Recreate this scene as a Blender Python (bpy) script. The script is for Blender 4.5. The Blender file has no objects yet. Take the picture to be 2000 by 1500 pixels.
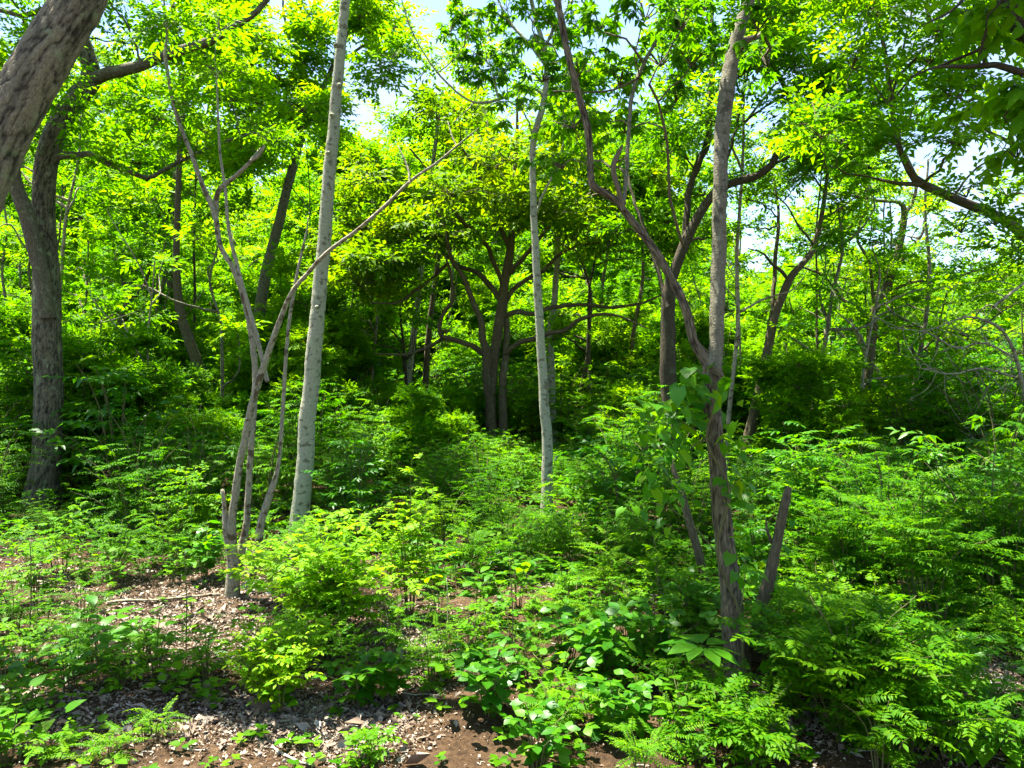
import bpy, math
import numpy as np
from mathutils import Matrix, Vector, Euler

# ------------------------------------------------------------------ camera, sky, sun, exposure
SC = bpy.context.scene
F = 1455.0                       # focal length in pixels of the 2000 px wide photograph
PITCH = math.atan(30 / F)        # horizon a little above the picture's middle
EYE = 1.6
cam_d = bpy.data.cameras.new('camera'); cam_d.sensor_width = 36.0; cam_d.lens = 36.0 * F / 2000
cam_d.clip_start = 0.05; cam_d.clip_end = 900
cam = bpy.data.objects.new('camera', cam_d); SC.collection.objects.link(cam)
cam.location = (0, 0, EYE); cam.rotation_euler = (math.radians(90) - PITCH, 0, 0)
SC.camera = cam

SUN = Vector((-0.28, 0.17, 0.94)).normalized()       # towards the sun: nearly overhead, a little to the left
EL = math.asin(SUN.z)
world = bpy.data.worlds.new('World'); SC.world = world; world.use_nodes = True
wn = world.node_tree.nodes; wl = world.node_tree.links; wn.clear()
w_out = wn.new('ShaderNodeOutputWorld'); w_bg = wn.new('ShaderNodeBackground'); w_sky = wn.new('ShaderNodeTexSky')
w_sky.sky_type = 'NISHITA'; w_sky.sun_disc = False; w_sky.sun_elevation = EL
w_sky.sun_rotation = math.atan2(SUN.x, SUN.y)
w_sky.dust_density = .5; w_sky.air_density = 1.0; w_sky.ozone_density = 2.0
w_tc = wn.new('ShaderNodeTexCoord'); w_map = wn.new('ShaderNodeMapping'); w_map.inputs['Scale'].default_value = (1, 1, 2.6)
w_no = wn.new('ShaderNodeTexNoise'); w_no.inputs['Scale'].default_value = 3.2; w_no.inputs['Detail'].default_value = 6; w_no.inputs['Roughness'].default_value = .6
w_rp = wn.new('ShaderNodeValToRGB'); w_rp.color_ramp.elements[0].position = .46; w_rp.color_ramp.elements[1].position = .76
w_mix = wn.new('ShaderNodeMixRGB'); w_mix.inputs[2].default_value = (2.3, 2.65, 3.05, 1)
wl.new(w_tc.outputs['Generated'], w_map.inputs['Vector']); wl.new(w_map.outputs[0], w_no.inputs['Vector'])
wl.new(w_no.outputs['Fac'], w_rp.inputs['Fac']); wl.new(w_rp.outputs['Color'], w_mix.inputs[0])
wl.new(w_sky.outputs['Color'], w_mix.inputs[1]); wl.new(w_mix.outputs[0], w_bg.inputs['Color'])
w_bg.inputs['Strength'].default_value = 0.07
wl.new(w_bg.outputs[0], w_out.inputs['Surface'])

sun_d = bpy.data.lights.new('sun', 'SUN'); sun_d.energy = 5.0; sun_d.angle = math.radians(0.5); sun_d.color = (1, .95, .85)
sun = bpy.data.objects.new('sun', sun_d); SC.collection.objects.link(sun)
sun.rotation_euler = (-SUN).to_track_quat('-Z', 'Y').to_euler(); sun.location = SUN * 60

vs = SC.view_settings; vs.view_transform = 'Standard'; vs.look = 'None'; vs.exposure = 2.6; vs.gamma = 1.0; vs.use_curve_mapping = False
cy = SC.cycles
cy.max_bounces = 7; cy.diffuse_bounces = 5; cy.use_light_tree = False; cy.use_adaptive_sampling = True; cy.adaptive_threshold = .02; cy.glossy_bounces = 2; cy.transmission_bounces = 5; cy.transparent_max_bounces = 4
cy.caustics_reflective = False; cy.caustics_refractive = False; cy.use_denoising = True
cy.sample_clamp_indirect = 6.0

# ------------------------------------------------------------------ helpers
rng = np.random.default_rng(11)
R = rng.random
def U(a, b): return float(rng.uniform(a, b))
COL = SC.collection
cP, sP = math.cos(PITCH), math.sin(PITCH)
def ray(px, py):
    a = (px - 1000) / F; b = (750 - py) / F
    return np.array([a, cP + b * sP, b * cP - sP])
def P(px, py, d):
    r = ray(px, py); return np.array([0, 0, EYE]) + r * (d / r[1])
def gz(x, y):
    x = np.asarray(x, float); y = np.asarray(y, float)
    near = .035 * np.sin(x * 1.3 + .6) * np.cos(y * 1.1) + .02 * np.sin(x * 3.1 + y * 2.3) + .012 * np.sin(x * 6.3 - y * 5.1 + 1)
    return near * np.exp(-((np.hypot(x, y)) / 60) ** 2) + .05 * np.sin(x * .35 + y * .2)
def G(px, py):
    r = ray(px, py); p = np.array([0, 0, EYE]); z = 0.
    for _ in range(4):
        q = p + r * ((z - EYE) / r[2]); z = float(gz(q[0], q[1]))
    return np.array([q[0], q[1], z])
def unit(v):
    v = np.asarray(v, float); return v / (np.linalg.norm(v, axis=-1, keepdims=True) + 1e-9)

def mesh(name, V, Fc, mat, rnd=None, bk=None, smooth=False):
    """V (n,3); Fc array (m,3) or (m,4), or a list of such arrays"""
    if not isinstance(Fc, list): Fc = [Fc]
    Fc = [np.asarray(f, np.int32) for f in Fc if len(f)]
    V = np.asarray(V, np.float32)
    loops = np.concatenate([f.ravel() for f in Fc]); cnt = np.concatenate([np.full(len(f), f.shape[1], np.int32) for f in Fc])
    st = np.concatenate([[0], np.cumsum(cnt)[:-1]]).astype(np.int32)
    m = bpy.data.meshes.new(name)
    m.vertices.add(len(V)); m.vertices.foreach_set('co', V.ravel())
    m.loops.add(len(loops)); m.loops.foreach_set('vertex_index', loops)
    m.polygons.add(len(cnt)); m.polygons.foreach_set('loop_start', st)
    if smooth: m.polygons.foreach_set('use_smooth', np.ones(len(cnt), bool))
    if rnd is not None:
        a = m.attributes.new('rnd', 'FLOAT', 'FACE'); a.data.foreach_set('value', np.asarray(rnd, np.float32))
    if bk is not None:
        a = m.attributes.new('bk', 'FLOAT_VECTOR', 'POINT'); a.data.foreach_set('vector', np.asarray(bk, np.float32).ravel())
    m.materials.append(mat); m.update(calc_edges=True); m.validate()
    return m
def put(name, m, parent=None, kind=None, label=None):
    o = bpy.data.objects.new(name, m); COL.objects.link(o)
    if parent is not None: o.parent = parent
    if kind: o['kind'] = kind
    if label: o['label'] = label
    return o
def thing(name, label, cat, loc, group=None):
    o = bpy.data.objects.new(name, None); COL.objects.link(o); o.location = loc
    o.empty_display_size = .1
    o['label'] = label; o['category'] = cat
    if group: o['group'] = group
    return o

# ------------------------------------------------------------------ materials
def node_mat(name):
    m = bpy.data.materials.new(name); m.use_nodes = True
    n = m.node_tree.nodes; n.clear(); return m, n, m.node_tree.links
def ramp(n, stops):
    r = n.new('ShaderNodeValToRGB'); e = r.color_ramp.elements
    while len(e) < len(stops): e.new(.5)
    for q, (p, c) in zip(e, stops): q.position = p; q.color = (*c, 1)
    return r
def leaf_mat(name, dark, mid, light, trans=.5, rough=.55, tgain=(2.1, 1.75, .4), spec=.12):
    m, n, l = node_mat(name)
    a = n.new('ShaderNodeAttribute'); a.attribute_name = 'rnd'
    oi = n.new('ShaderNodeObjectInfo')
    geo = n.new('ShaderNodeNewGeometry')
    no = n.new('ShaderNodeTexNoise'); no.inputs['Scale'].default_value = 1.1; no.inputs['Detail'].default_value = 2
    l.new(geo.outputs['Position'], no.inputs['Vector'])
    s1 = n.new('ShaderNodeMath'); s1.operation = 'MULTIPLY_ADD'; s1.inputs[1].default_value = .55
    s2 = n.new('ShaderNodeMath'); s2.operation = 'MULTIPLY_ADD'; s2.inputs[1].default_value = .2
    s3 = n.new('ShaderNodeMath'); s3.operation = 'MULTIPLY_ADD'; s3.inputs[1].default_value = .6; s3.inputs[2].default_value = -.18
    l.new(no.outputs['Fac'], s3.inputs[0]); l.new(oi.outputs['Random'], s2.inputs[0]); l.new(s3.outputs[0], s2.inputs[2])
    l.new(a.outputs['Fac'], s1.inputs[0]); l.new(s2.outputs[0], s1.inputs[2])
    r = ramp(n, [(.05, dark), (.45, mid), (.90, light), (.97, (light[0] * 1.7, light[1] * 1.02, light[2] * 3))]); l.new(s1.outputs[0], r.inputs[0])
    p = n.new('ShaderNodeBsdfPrincipled'); p.inputs['Roughness'].default_value = rough; p.inputs['Specular IOR Level'].default_value = spec
    l.new(r.outputs[0], p.inputs['Base Color'])
    mu = n.new('ShaderNodeMixRGB'); mu.blend_type = 'MULTIPLY'; mu.inputs[0].default_value = 1; mu.inputs[2].default_value = (*tgain, 1)
    l.new(r.outputs[0], mu.inputs[1])
    t = n.new('ShaderNodeBsdfTranslucent'); l.new(mu.outputs[0], t.inputs['Color'])
    mx = n.new('ShaderNodeMixShader'); mx.inputs[0].default_value = trans
    l.new(p.outputs[0], mx.inputs[1]); l.new(t.outputs[0], mx.inputs[2])
    o = n.new('ShaderNodeOutputMaterial'); l.new(mx.outputs[0], o.inputs['Surface'])
    return m
def bark_mat(name, lo, hi, patch=None, scale=60, stretch=.18, pscale=5, pthr=.58, pstretch=1., bump=.5, lichen=None):
    m, n, l = node_mat(name)
    a = n.new('ShaderNodeAttribute'); a.attribute_name = 'bk'
    mp = n.new('ShaderNodeMapping'); mp.inputs['Scale'].default_value = (1, 1, stretch); l.new(a.outputs['Vector'], mp.inputs['Vector'])
    n1 = n.new('ShaderNodeTexNoise'); n1.inputs['Scale'].default_value = scale; n1.inputs['Detail'].default_value = 5; n1.inputs['Roughness'].default_value = .65
    l.new(mp.outputs[0], n1.inputs['Vector'])
    v = n.new('ShaderNodeTexVoronoi'); v.feature = 'DISTANCE_TO_EDGE'; v.inputs['Scale'].default_value = scale * .8; l.new(mp.outputs[0], v.inputs['Vector'])
    h = n.new('ShaderNodeMath'); h.operation = 'MULTIPLY_ADD'; h.inputs[1].default_value = .7; l.new(v.outputs['Distance'], h.inputs[0]); l.new(n1.outputs['Fac'], h.inputs[2])
    r = ramp(n, [(.32, lo), (.78, hi)]); l.new(h.outputs[0], r.inputs[0])
    col = r.outputs[0]
    def over(col, c, sc, thr, st, wid=.06):
        mq = n.new('ShaderNodeMapping'); mq.inputs['Scale'].default_value = (1, 1, st); l.new(a.outputs['Vector'], mq.inputs['Vector'])
        q = n.new('ShaderNodeTexNoise'); q.inputs['Scale'].default_value = sc; q.inputs['Detail'].default_value = 4; l.new(mq.outputs[0], q.inputs['Vector'])
        rr = ramp(n, [(thr, (0, 0, 0)), (min(1, thr + wid), (1, 1, 1))]); l.new(q.outputs['Fac'], rr.inputs[0])
        mm = n.new('ShaderNodeMixRGB'); mm.inputs[2].default_value = (*c, 1); l.new(rr.outputs[0], mm.inputs[0]); l.new(col, mm.inputs[1])
        return mm.outputs[0]
    if patch: col = over(col, patch, pscale, pthr, pstretch)
    if lichen: col = over(col, lichen, pscale * 2.3, .6, .6, .12)
    b = n.new('ShaderNodeBump'); b.inputs['Strength'].default_value = bump; b.inputs['Distance'].default_value = .02; l.new(h.outputs[0], b.inputs['Height'])
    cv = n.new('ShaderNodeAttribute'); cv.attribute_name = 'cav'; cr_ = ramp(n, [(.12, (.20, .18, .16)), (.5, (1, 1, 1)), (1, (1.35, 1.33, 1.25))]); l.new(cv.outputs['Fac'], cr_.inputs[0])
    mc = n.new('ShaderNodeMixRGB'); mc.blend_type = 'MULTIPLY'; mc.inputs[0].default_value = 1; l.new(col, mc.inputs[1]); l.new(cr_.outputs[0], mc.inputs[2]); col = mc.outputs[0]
    p = n.new('ShaderNodeBsdfPrincipled'); p.inputs['Roughness'].default_value = .85; p.inputs['Specular IOR Level'].default_value = .2
    l.new(col, p.inputs['Base Color']); l.new(b.outputs[0], p.inputs['Normal'])
    o = n.new('ShaderNodeOutputMaterial'); l.new(p.outputs[0], o.inputs['Surface'])
    return m

L_CROWN = leaf_mat('leaf_canopy', (.019, .085, .001), (.054, .182, .001), (.138, .285, .002), trans=.6)
L_LIME = leaf_mat('leaf_lime', (.032, .13, .001), (.077, .215, .001), (.168, .305, .002), trans=.6)
L_DARK = leaf_mat('leaf_spreading_tree', (.020, .075, .001), (.058, .15, .001), (.17, .26, .002), trans=.58)
L_SHRUB = leaf_mat('leaf_feathery', (.014, .075, .001), (.042, .158, .001), (.12, .255, .002), trans=.56)
L_BUSH = leaf_mat('leaf_bush', (.030, .13, .001), (.068, .205, .002), (.16, .29, .003))
L_YEL = leaf_mat('leaf_bright_bush', (.06, .19, .001), (.135, .30, .002), (.27, .40, .003))
L_BROAD = leaf_mat('leaf_broad', (.012, .085, .002), (.033, .150, .003), (.095, .24, .004), rough=.42, spec=.28)
B_RIDGE = bark_mat('bark_ridged', (.085, .068, .040), (.20, .172, .108), scale=110, stretch=.4, bump=.6, patch=(.17, .175, .095), pscale=9, pthr=.6)
B_MOSS = bark_mat('bark_mossy', (.040, .034, .020), (.14, .125, .080), patch=(.135, .15, .082), scale=75, stretch=.3, pscale=9, bump=.8, lichen=(.17, .185, .11))
B_PALE = bark_mat('bark_pale', (.20, .20, .13), (.31, .31, .22), patch=(.12, .115, .07), scale=60, stretch=.7, pscale=16, pthr=.56, pstretch=1.5, bump=.3, lichen=(.29, .32, .20))
B_GREY = bark_mat('bark_grey_stem', (.14, .118, .07), (.31, .28, .195), patch=(.085, .062, .034), scale=90, stretch=.3, pscale=14, pthr=.56, bump=.5, lichen=(.26, .265, .18))
B_BROWN = bark_mat('bark_brown', (.055, .041, .022), (.185, .15, .092), scale=85, stretch=.14, bump=.9, lichen=(.15, .13, .08))
B_DARK = bark_mat('bark_dark', (.022, .017, .010), (.075, .061, .037), scale=80, stretch=.25, bump=.6, lichen=(.08, .085, .05))
B_MID = bark_mat('bark_mid', (.042, .031, .016), (.125, .10, .056), scale=80, stretch=.2, bump=.6, lichen=(.12, .125, .075))
B_SMOOTH = bark_mat('bark_smooth_grey', (.085, .080, .048), (.165, .152, .096), patch=(.065, .058, .034), scale=75, stretch=1.2, pscale=15, pthr=.56, pstretch=1.2, bump=.35, lichen=(.21, .21, .14))
B_STEM = bark_mat('green_stem', (.05, .055, .016), (.13, .12, .045), scale=120, bump=.2)
B_DEAD = bark_mat('dead_wood', (.24, .20, .15), (.50, .45, .37), scale=110, stretch=.12, bump=.5)

# ------------------------------------------------------------------ tubes
def catmull(pts, rad, step):
    pts = np.asarray(pts, float); rad = np.asarray(rad, float)
    if len(pts) == 2:
        n = max(2, int(np.linalg.norm(pts[1] - pts[0]) / step) + 1); t = np.linspace(0, 1, n)[:, None]
        return pts[0] * (1 - t) + pts[1] * t, rad[0] * (1 - t[:, 0]) + rad[1] * t[:, 0]
    p = np.vstack([2 * pts[0] - pts[1], pts, 2 * pts[-1] - pts[-2]]); O = []; Q = []
    for i in range(1, len(p) - 2):
        n = max(1, int(np.ceil(np.linalg.norm(p[i + 1] - p[i]) / step))); t = np.arange(n)[:, None] / n
        a, b, c, d = p[i - 1], p[i], p[i + 1], p[i + 2]
        O.append(.5 * (2 * b + (c - a) * t + (2 * a - 5 * b + 4 * c - d) * t ** 2 + (3 * b - a - 3 * c + d) * t ** 3))
        Q.append(rad[i - 1] * (1 - t[:, 0]) + rad[i] * t[:, 0])
    O.append(p[-2][None]); Q.append(rad[-1:])
    return np.vstack(O), np.concatenate(Q)
LAT = np.random.default_rng(5).random((32, 32, 32))
def vnoise(p):
    p = np.asarray(p, float); i = np.floor(p).astype(int); f = p - i; f = f * f * (3 - 2 * f); o = 0
    for dx in (0, 1):
        for dy in (0, 1):
            for dz in (0, 1):
                w = (f[..., 0] if dx else 1 - f[..., 0]) * (f[..., 1] if dy else 1 - f[..., 1]) * (f[..., 2] if dz else 1 - f[..., 2])
                o = o + w * LAT[(i[..., 0] + dx) % 32, (i[..., 1] + dy) % 32, (i[..., 2] + dz) % 32]
    return o
class MB:
    def __init__(s): s.C = []; s.V = []; s.Q = []; s.T = []; s.B = []; s.R = []; s.n = 0
    def tube(s, pts, rad, sides=8, step=None, rough=0., raw=False, cap=True, fissure=0.):
        if not raw: pts, rad = catmull(pts, rad, step or .1)
        pts = np.asarray(pts, float); rad = np.asarray(rad, float); k = len(pts)
        if k < 2: return
        T = unit(np.gradient(pts, axis=0))
        ref = np.array([.0, 1., 0.]) if abs(T[0][1]) < .9 else np.array([1., 0, 0])
        N = np.zeros((k, 3)); v = ref
        for i in range(k):
            v = v - T[i] * (v @ T[i]); v = v / (np.linalg.norm(v) + 1e-9); N[i] = v
        Bn = np.cross(T, N)
        th = np.arange(sides) * 2 * math.pi / sides
        c, sn = np.cos(th), np.sin(th)
        L = np.concatenate([[0], np.cumsum(np.linalg.norm(np.diff(pts, axis=0), axis=1))])
        ph = R() * 50
        rr = np.repeat(rad[:, None], sides, 1)
        cav = np.full((k, sides), .5)
        if rough:
            q3 = np.stack([c[None] * rad[:, None], sn[None] * rad[:, None], np.repeat(L[:, None] + ph, sides, 1)], -1); rm = max(rad.max(), .004)
            w = (vnoise(q3 / rm * [.9, .9, .35] + 7) - .5) * 2.2 + (vnoise(q3 / rm * [2.2, 2.2, 1.1] + 3) - .5)
            rr = rr * (1 + rough * w)
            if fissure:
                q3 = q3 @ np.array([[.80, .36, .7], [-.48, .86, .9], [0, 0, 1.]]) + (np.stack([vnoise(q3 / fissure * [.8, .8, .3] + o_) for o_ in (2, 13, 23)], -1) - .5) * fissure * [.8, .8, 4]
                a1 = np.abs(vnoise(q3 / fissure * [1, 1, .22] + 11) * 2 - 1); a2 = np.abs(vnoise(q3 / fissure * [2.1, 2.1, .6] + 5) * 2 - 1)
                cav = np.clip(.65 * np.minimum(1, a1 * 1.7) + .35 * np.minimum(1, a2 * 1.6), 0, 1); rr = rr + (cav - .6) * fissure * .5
        V = pts[:, None] + rr[..., None] * (N[:, None] * c[None, :, None] + Bn[:, None] * sn[None, :, None])
        bk = np.stack([c[None] * rad[:, None], sn[None] * rad[:, None], np.repeat(L[:, None] + ph, sides, 1)], -1)
        i = np.arange(k - 1)[:, None] * sides; j = np.arange(sides)[None]; j2 = (j + 1) % sides
        q = np.stack([i + j, i + j2, i + sides + j2, i + sides + j], -1).reshape(-1, 4) + s.n
        s.V.append(V.reshape(-1, 3)); s.B.append(bk.reshape(-1, 3)); s.C.append(cav.ravel()); s.Q.append(q); s.n += k * sides
        if cap:
            s.V.append(pts[-1:] + T[-1:] * rad[-1] * .4); s.B.append(np.array([[0, 0, L[-1] + ph]])); s.C.append(np.array([.5]))
            e = s.n - sides; s.T.append(np.stack([e + np.arange(sides), e + (np.arange(sides) + 1) % sides, np.full(sides, s.n)], -1)); s.n += 1
    def build(s, name, mat, org=(0, 0, 0)):
        V = np.vstack(s.V) - np.asarray(org); fs = [np.vstack(s.Q)]
        if s.T: fs.append(np.vstack(s.T))
        m = mesh(name, V, fs, mat, bk=np.vstack(s.B), smooth=True)
        a = m.attributes.new('cav', 'FLOAT', 'POINT'); a.data.foreach_set('value', np.concatenate(s.C).astype(np.float32)); return m

# ------------------------------------------------------------------ leaves
def leaf4(l=1., w=.42, droop=.12, fold=.07):
    V = np.array([[0, 0, 0], [-w / 2, .42 * l, fold * l], [w / 2, .42 * l, fold * l], [0, .48 * l, 0], [0, l, -droop * l]])
    return V, np.array([[0, 3, 1], [0, 2, 3], [3, 4, 1], [3, 2, 4]])
def leaf2(l=1., w=.42, droop=.1, fold=.06):
    V = np.array([[0, 0, 0], [w / 2, .45 * l, fold * l], [0, l, -droop * l], [-w / 2, .45 * l, fold * l]])
    return V, np.array([[0, 1, 2], [0, 2, 3]])
def leafN(l=1., w=.5, droop=.2, fold=.06, heart=0., n=6):
    t = np.linspace(0, 1, n + 1)
    if heart: prof = np.array([.62, .95, 1., .84, .58, .26, 0.])
    else: prof = np.array([.06, .55, .9, 1., .82, .45, 0.])
    prof = np.interp(t, np.linspace(0, 1, 7), prof) * w / 2
    V = []; Fc = []
    for i in range(n + 1):
        z = -droop * l * t[i] ** 2; yb = t[i] * l - (heart * l * .35 if i == 0 else 0)
        V += [[0, t[i] * l, z], [-prof[i], yb, z + fold * prof[i] / (w / 2) * l], [prof[i], yb, z + fold * prof[i] / (w / 2) * l]]
    for i in range(n):
        a, b = 3 * i, 3 * i + 3
        for k, f in ((1, 0), (2, 1)):
            q = [a, b, b + k, a + k] if f == 0 else [a, a + k, b + k, b]
            Fc.append([q[0], q[1], q[2]])
            if not (i == n - 1 and False): Fc.append([q[0], q[2], q[3]])
    return np.array(V), np.array(Fc)
def rot(yaw, pitch, roll=0):
    return np.array(Euler((pitch, roll, 0)).to_matrix()) if yaw is None else np.array((Matrix.Rotation(yaw, 3, 'Z') @ Matrix.Rotation(pitch, 3, 'X') @ Matrix.Rotation(roll, 3, 'Y')))
def assemble(parts):
    V = []; Fc = []; I = []; n = 0
    for k, (v, f, M, o) in enumerate(parts):
        V.append(v @ M.T + o); Fc.append(f + n); I.append(np.full(len(f), k)); n += len(v)
    return np.vstack(V), np.vstack(Fc), np.concatenate(I)
def stick(a, b, r):
    a = np.array(a, float); b = np.array(b, float)
    V = np.array([a + [r, 0, 0], a + [-r, 0, 0], a + [0, 0, r], b]); return V, np.array([[0, 2, 3], [2, 1, 3], [1, 0, 3]])
I3 = np.eye(3); O3 = np.zeros(3)
def t_palmate(n=6, L=.11, leaf=leaf4, w=.4):
    ps = [(*stick((0, 0, 0), (0, .07, .01), .0022), I3, O3)]; o = np.array([0, .065, .008])
    for k in range(n):
        a = -1.9 + 3.8 * k / (n - 1) + U(-.15, .15); l = L * (1.05 - .25 * abs(a) / 1.9) * U(.85, 1.1)
        v, f = leaf(l, w * l * U(.9, 1.1), U(.1, .35)); ps.append((v, f, rot(a, U(-.55, -.05), U(-.3, .3)), o))
    return assemble(ps)
def t_twig(n=9, L=.085, ax=.28, leaf=leaf4, w=.45, whorl=False):
    ps = [(*stick((0, 0, 0), (0, ax, -.01), .002), I3, O3)]
    for k in range(n):
        t = (k + 1) / n; sd = 1 if k % 2 else -1
        a = sd * U(.6, 1.1) if k < n - 1 else U(-.2, .2)
        l = L * U(.75, 1.15); v, f = leaf(l, w * l, U(.05, .3))
        ps.append((v, f, rot(a, U(-.45, .15), U(-.35, .35)), np.array([0, ax * t, -.02 * t * t])))
    return assemble(ps)
def t_frond(pairs=9, ln=.24, L=.055, leaf=leaf4, w=.36, droop=.25, term=True):
    ps = []; pts = []
    for k in range(pairs + 1):
        t = (k + 1) / (pairs + 1); pts.append(np.array([0, ln * t, ln * (.12 * t - droop * t * t)]))
    a = O3
    for k in range(0, pairs + 1, 3):
        b = pts[min(k + 2, pairs)]; ps.append((*stick(a, b, .0018), I3, O3)); a = b
    for k in range(pairs):
        t = (k + 1) / pairs; s = L * (1 - .35 * abs(t - .45) / .55) * U(.9, 1.1)
        if k == 0: continue
        for sd in (-1, 1):
            v, f = leaf(s, s * w, U(.05, .25)); ps.append((v, f, rot(sd * U(1.0, 1.3), U(-.35, .1) - .1, sd * U(-.1, .25)), pts[k]))
    if term:
        v, f = leaf(L * .9, L * .9 * w, .15); ps.append((v, f, rot(U(-.1, .1), -.35), pts[-1]))
    return assemble(ps)
def frames(D, rollj=.5):
    """rotation matrices (columns x,y,z) with y along D and z roughly up"""
    D = unit(D); up = np.zeros_like(D); up[:, 2] = 1; up[:, :] += rng.normal(0, rollj * .5, D.shape)
    X = unit(np.cross(D, up)); Z = np.cross(X, D)
    return np.stack([X, D, Z], -1)
def scatter(tpls, pos, D, S, crnd=None, rollj=.5):
    """bake copies of spray templates: V, F, rnd"""
    N = len(pos); M = frames(D, rollj); which = rng.integers(0, len(tpls), N); VV = []; FF = []; RR = []; n = 0
    if crnd is None: crnd = R(N)
    for k, (v, f, ids) in enumerate(tpls):
        ix = np.where(which == k)[0]
        if not len(ix): continue
        W = np.einsum('nij,vj->nvi', M[ix] * S[ix][:, None, None], v) + pos[ix][:, None]
        fr = f[None] + (np.arange(len(ix)) * len(v))[:, None, None] + n
        lr = R((len(ix), ids.max() + 1))[:, ids]
        VV.append(W.reshape(-1, 3)); FF.append(fr.reshape(-1, 3)); RR.append((.5 * lr + .5 * crnd[ix][:, None]).ravel()); n += W.shape[0] * W.shape[1]
    return np.vstack(VV), np.vstack(FF), np.concatenate(RR)

TP_PALM = [t_palmate(int(rng.integers(5, 8))) for _ in range(6)]
TP_TWIG = [t_twig() for _ in range(6)]
TP_TWIG2 = [t_twig(8, .10, .30, leaf2, .46) for _ in range(5)]
TP_FAR = [t_twig(7, .15, .34, leaf2, .5) for _ in range(5)]
TP_FROND = [t_frond(int(rng.integers(8, 11))) for _ in range(5)]
TP_FROND2 = [t_frond(int(rng.integers(8, 11)), .26, .062, leaf2, .38) for _ in range(5)]

# ------------------------------------------------------------------ setting: ground
def axis(lo, hi, n, far):
    a = np.linspace(lo, hi, n); k = np.geomspace(.3, far, 16)
    return np.concatenate([lo - k[::-1], a, hi + k])
gx = axis(-7, 7, 141, 500); gy = axis(0, 14, 141, 500)
GX, GY = np.meshgrid(gx, gy); GZ = gz(GX, GY)
nx, ny = len(gx), len(gy); ii = (np.arange(ny - 1)[:, None] * nx + np.arange(nx - 1)[None])
gq = np.stack([ii, ii + 1, ii + nx + 1, ii + nx], -1).reshape(-1, 4)
m, n, l = node_mat('forest_soil')
tc = n.new('ShaderNodeNewGeometry')
na = n.new('ShaderNodeTexNoise'); na.inputs['Scale'].default_value = 1.3; na.inputs['Detail'].default_value = 6; na.inputs['Roughness'].default_value = .7
nb = n.new('ShaderNodeTexNoise'); nb.inputs['Scale'].default_value = 45; nb.inputs['Detail'].default_value = 5; nb.inputs['Roughness'].default_value = .7
for q in (na, nb): l.new(tc.outputs['Position'], q.inputs['Vector'])
r1 = ramp(n, [(.3, (.032, .020, .011)), (.55, (.072, .044, .024)), (.75, (.125, .085, .053))]); l.new(na.outputs['Fac'], r1.inputs[0])
r2 = ramp(n, [(.3, (.35, .35, .36)), (.7, (1.45, 1.4, 1.3))]); l.new(nb.outputs['Fac'], r2.inputs[0])
mu = n.new('ShaderNodeMixRGB'); mu.blend_type = 'MULTIPLY'; mu.inputs[0].default_value = 1; l.new(r1.outputs[0], mu.inputs[1]); l.new(r2.outputs[0], mu.inputs[2])
bp = n.new('ShaderNodeBump'); bp.inputs['Strength'].default_value = .9; bp.inputs['Distance'].default_value = .03; l.new(nb.outputs['Fac'], bp.inputs['Height'])
pb = n.new('ShaderNodeBsdfPrincipled'); pb.inputs['Roughness'].default_value = .95; pb.inputs['Specular IOR Level'].default_value = .1
l.new(mu.outputs[0], pb.inputs['Base Color']); l.new(bp.outputs[0], pb.inputs['Normal'])
oo = n.new('ShaderNodeOutputMaterial'); l.new(pb.outputs[0], oo.inputs['Surface'])
put('ground', mesh('ground', np.stack([GX, GY, GZ], -1).reshape(-1, 3), gq, m, smooth=True), kind='structure')

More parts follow.
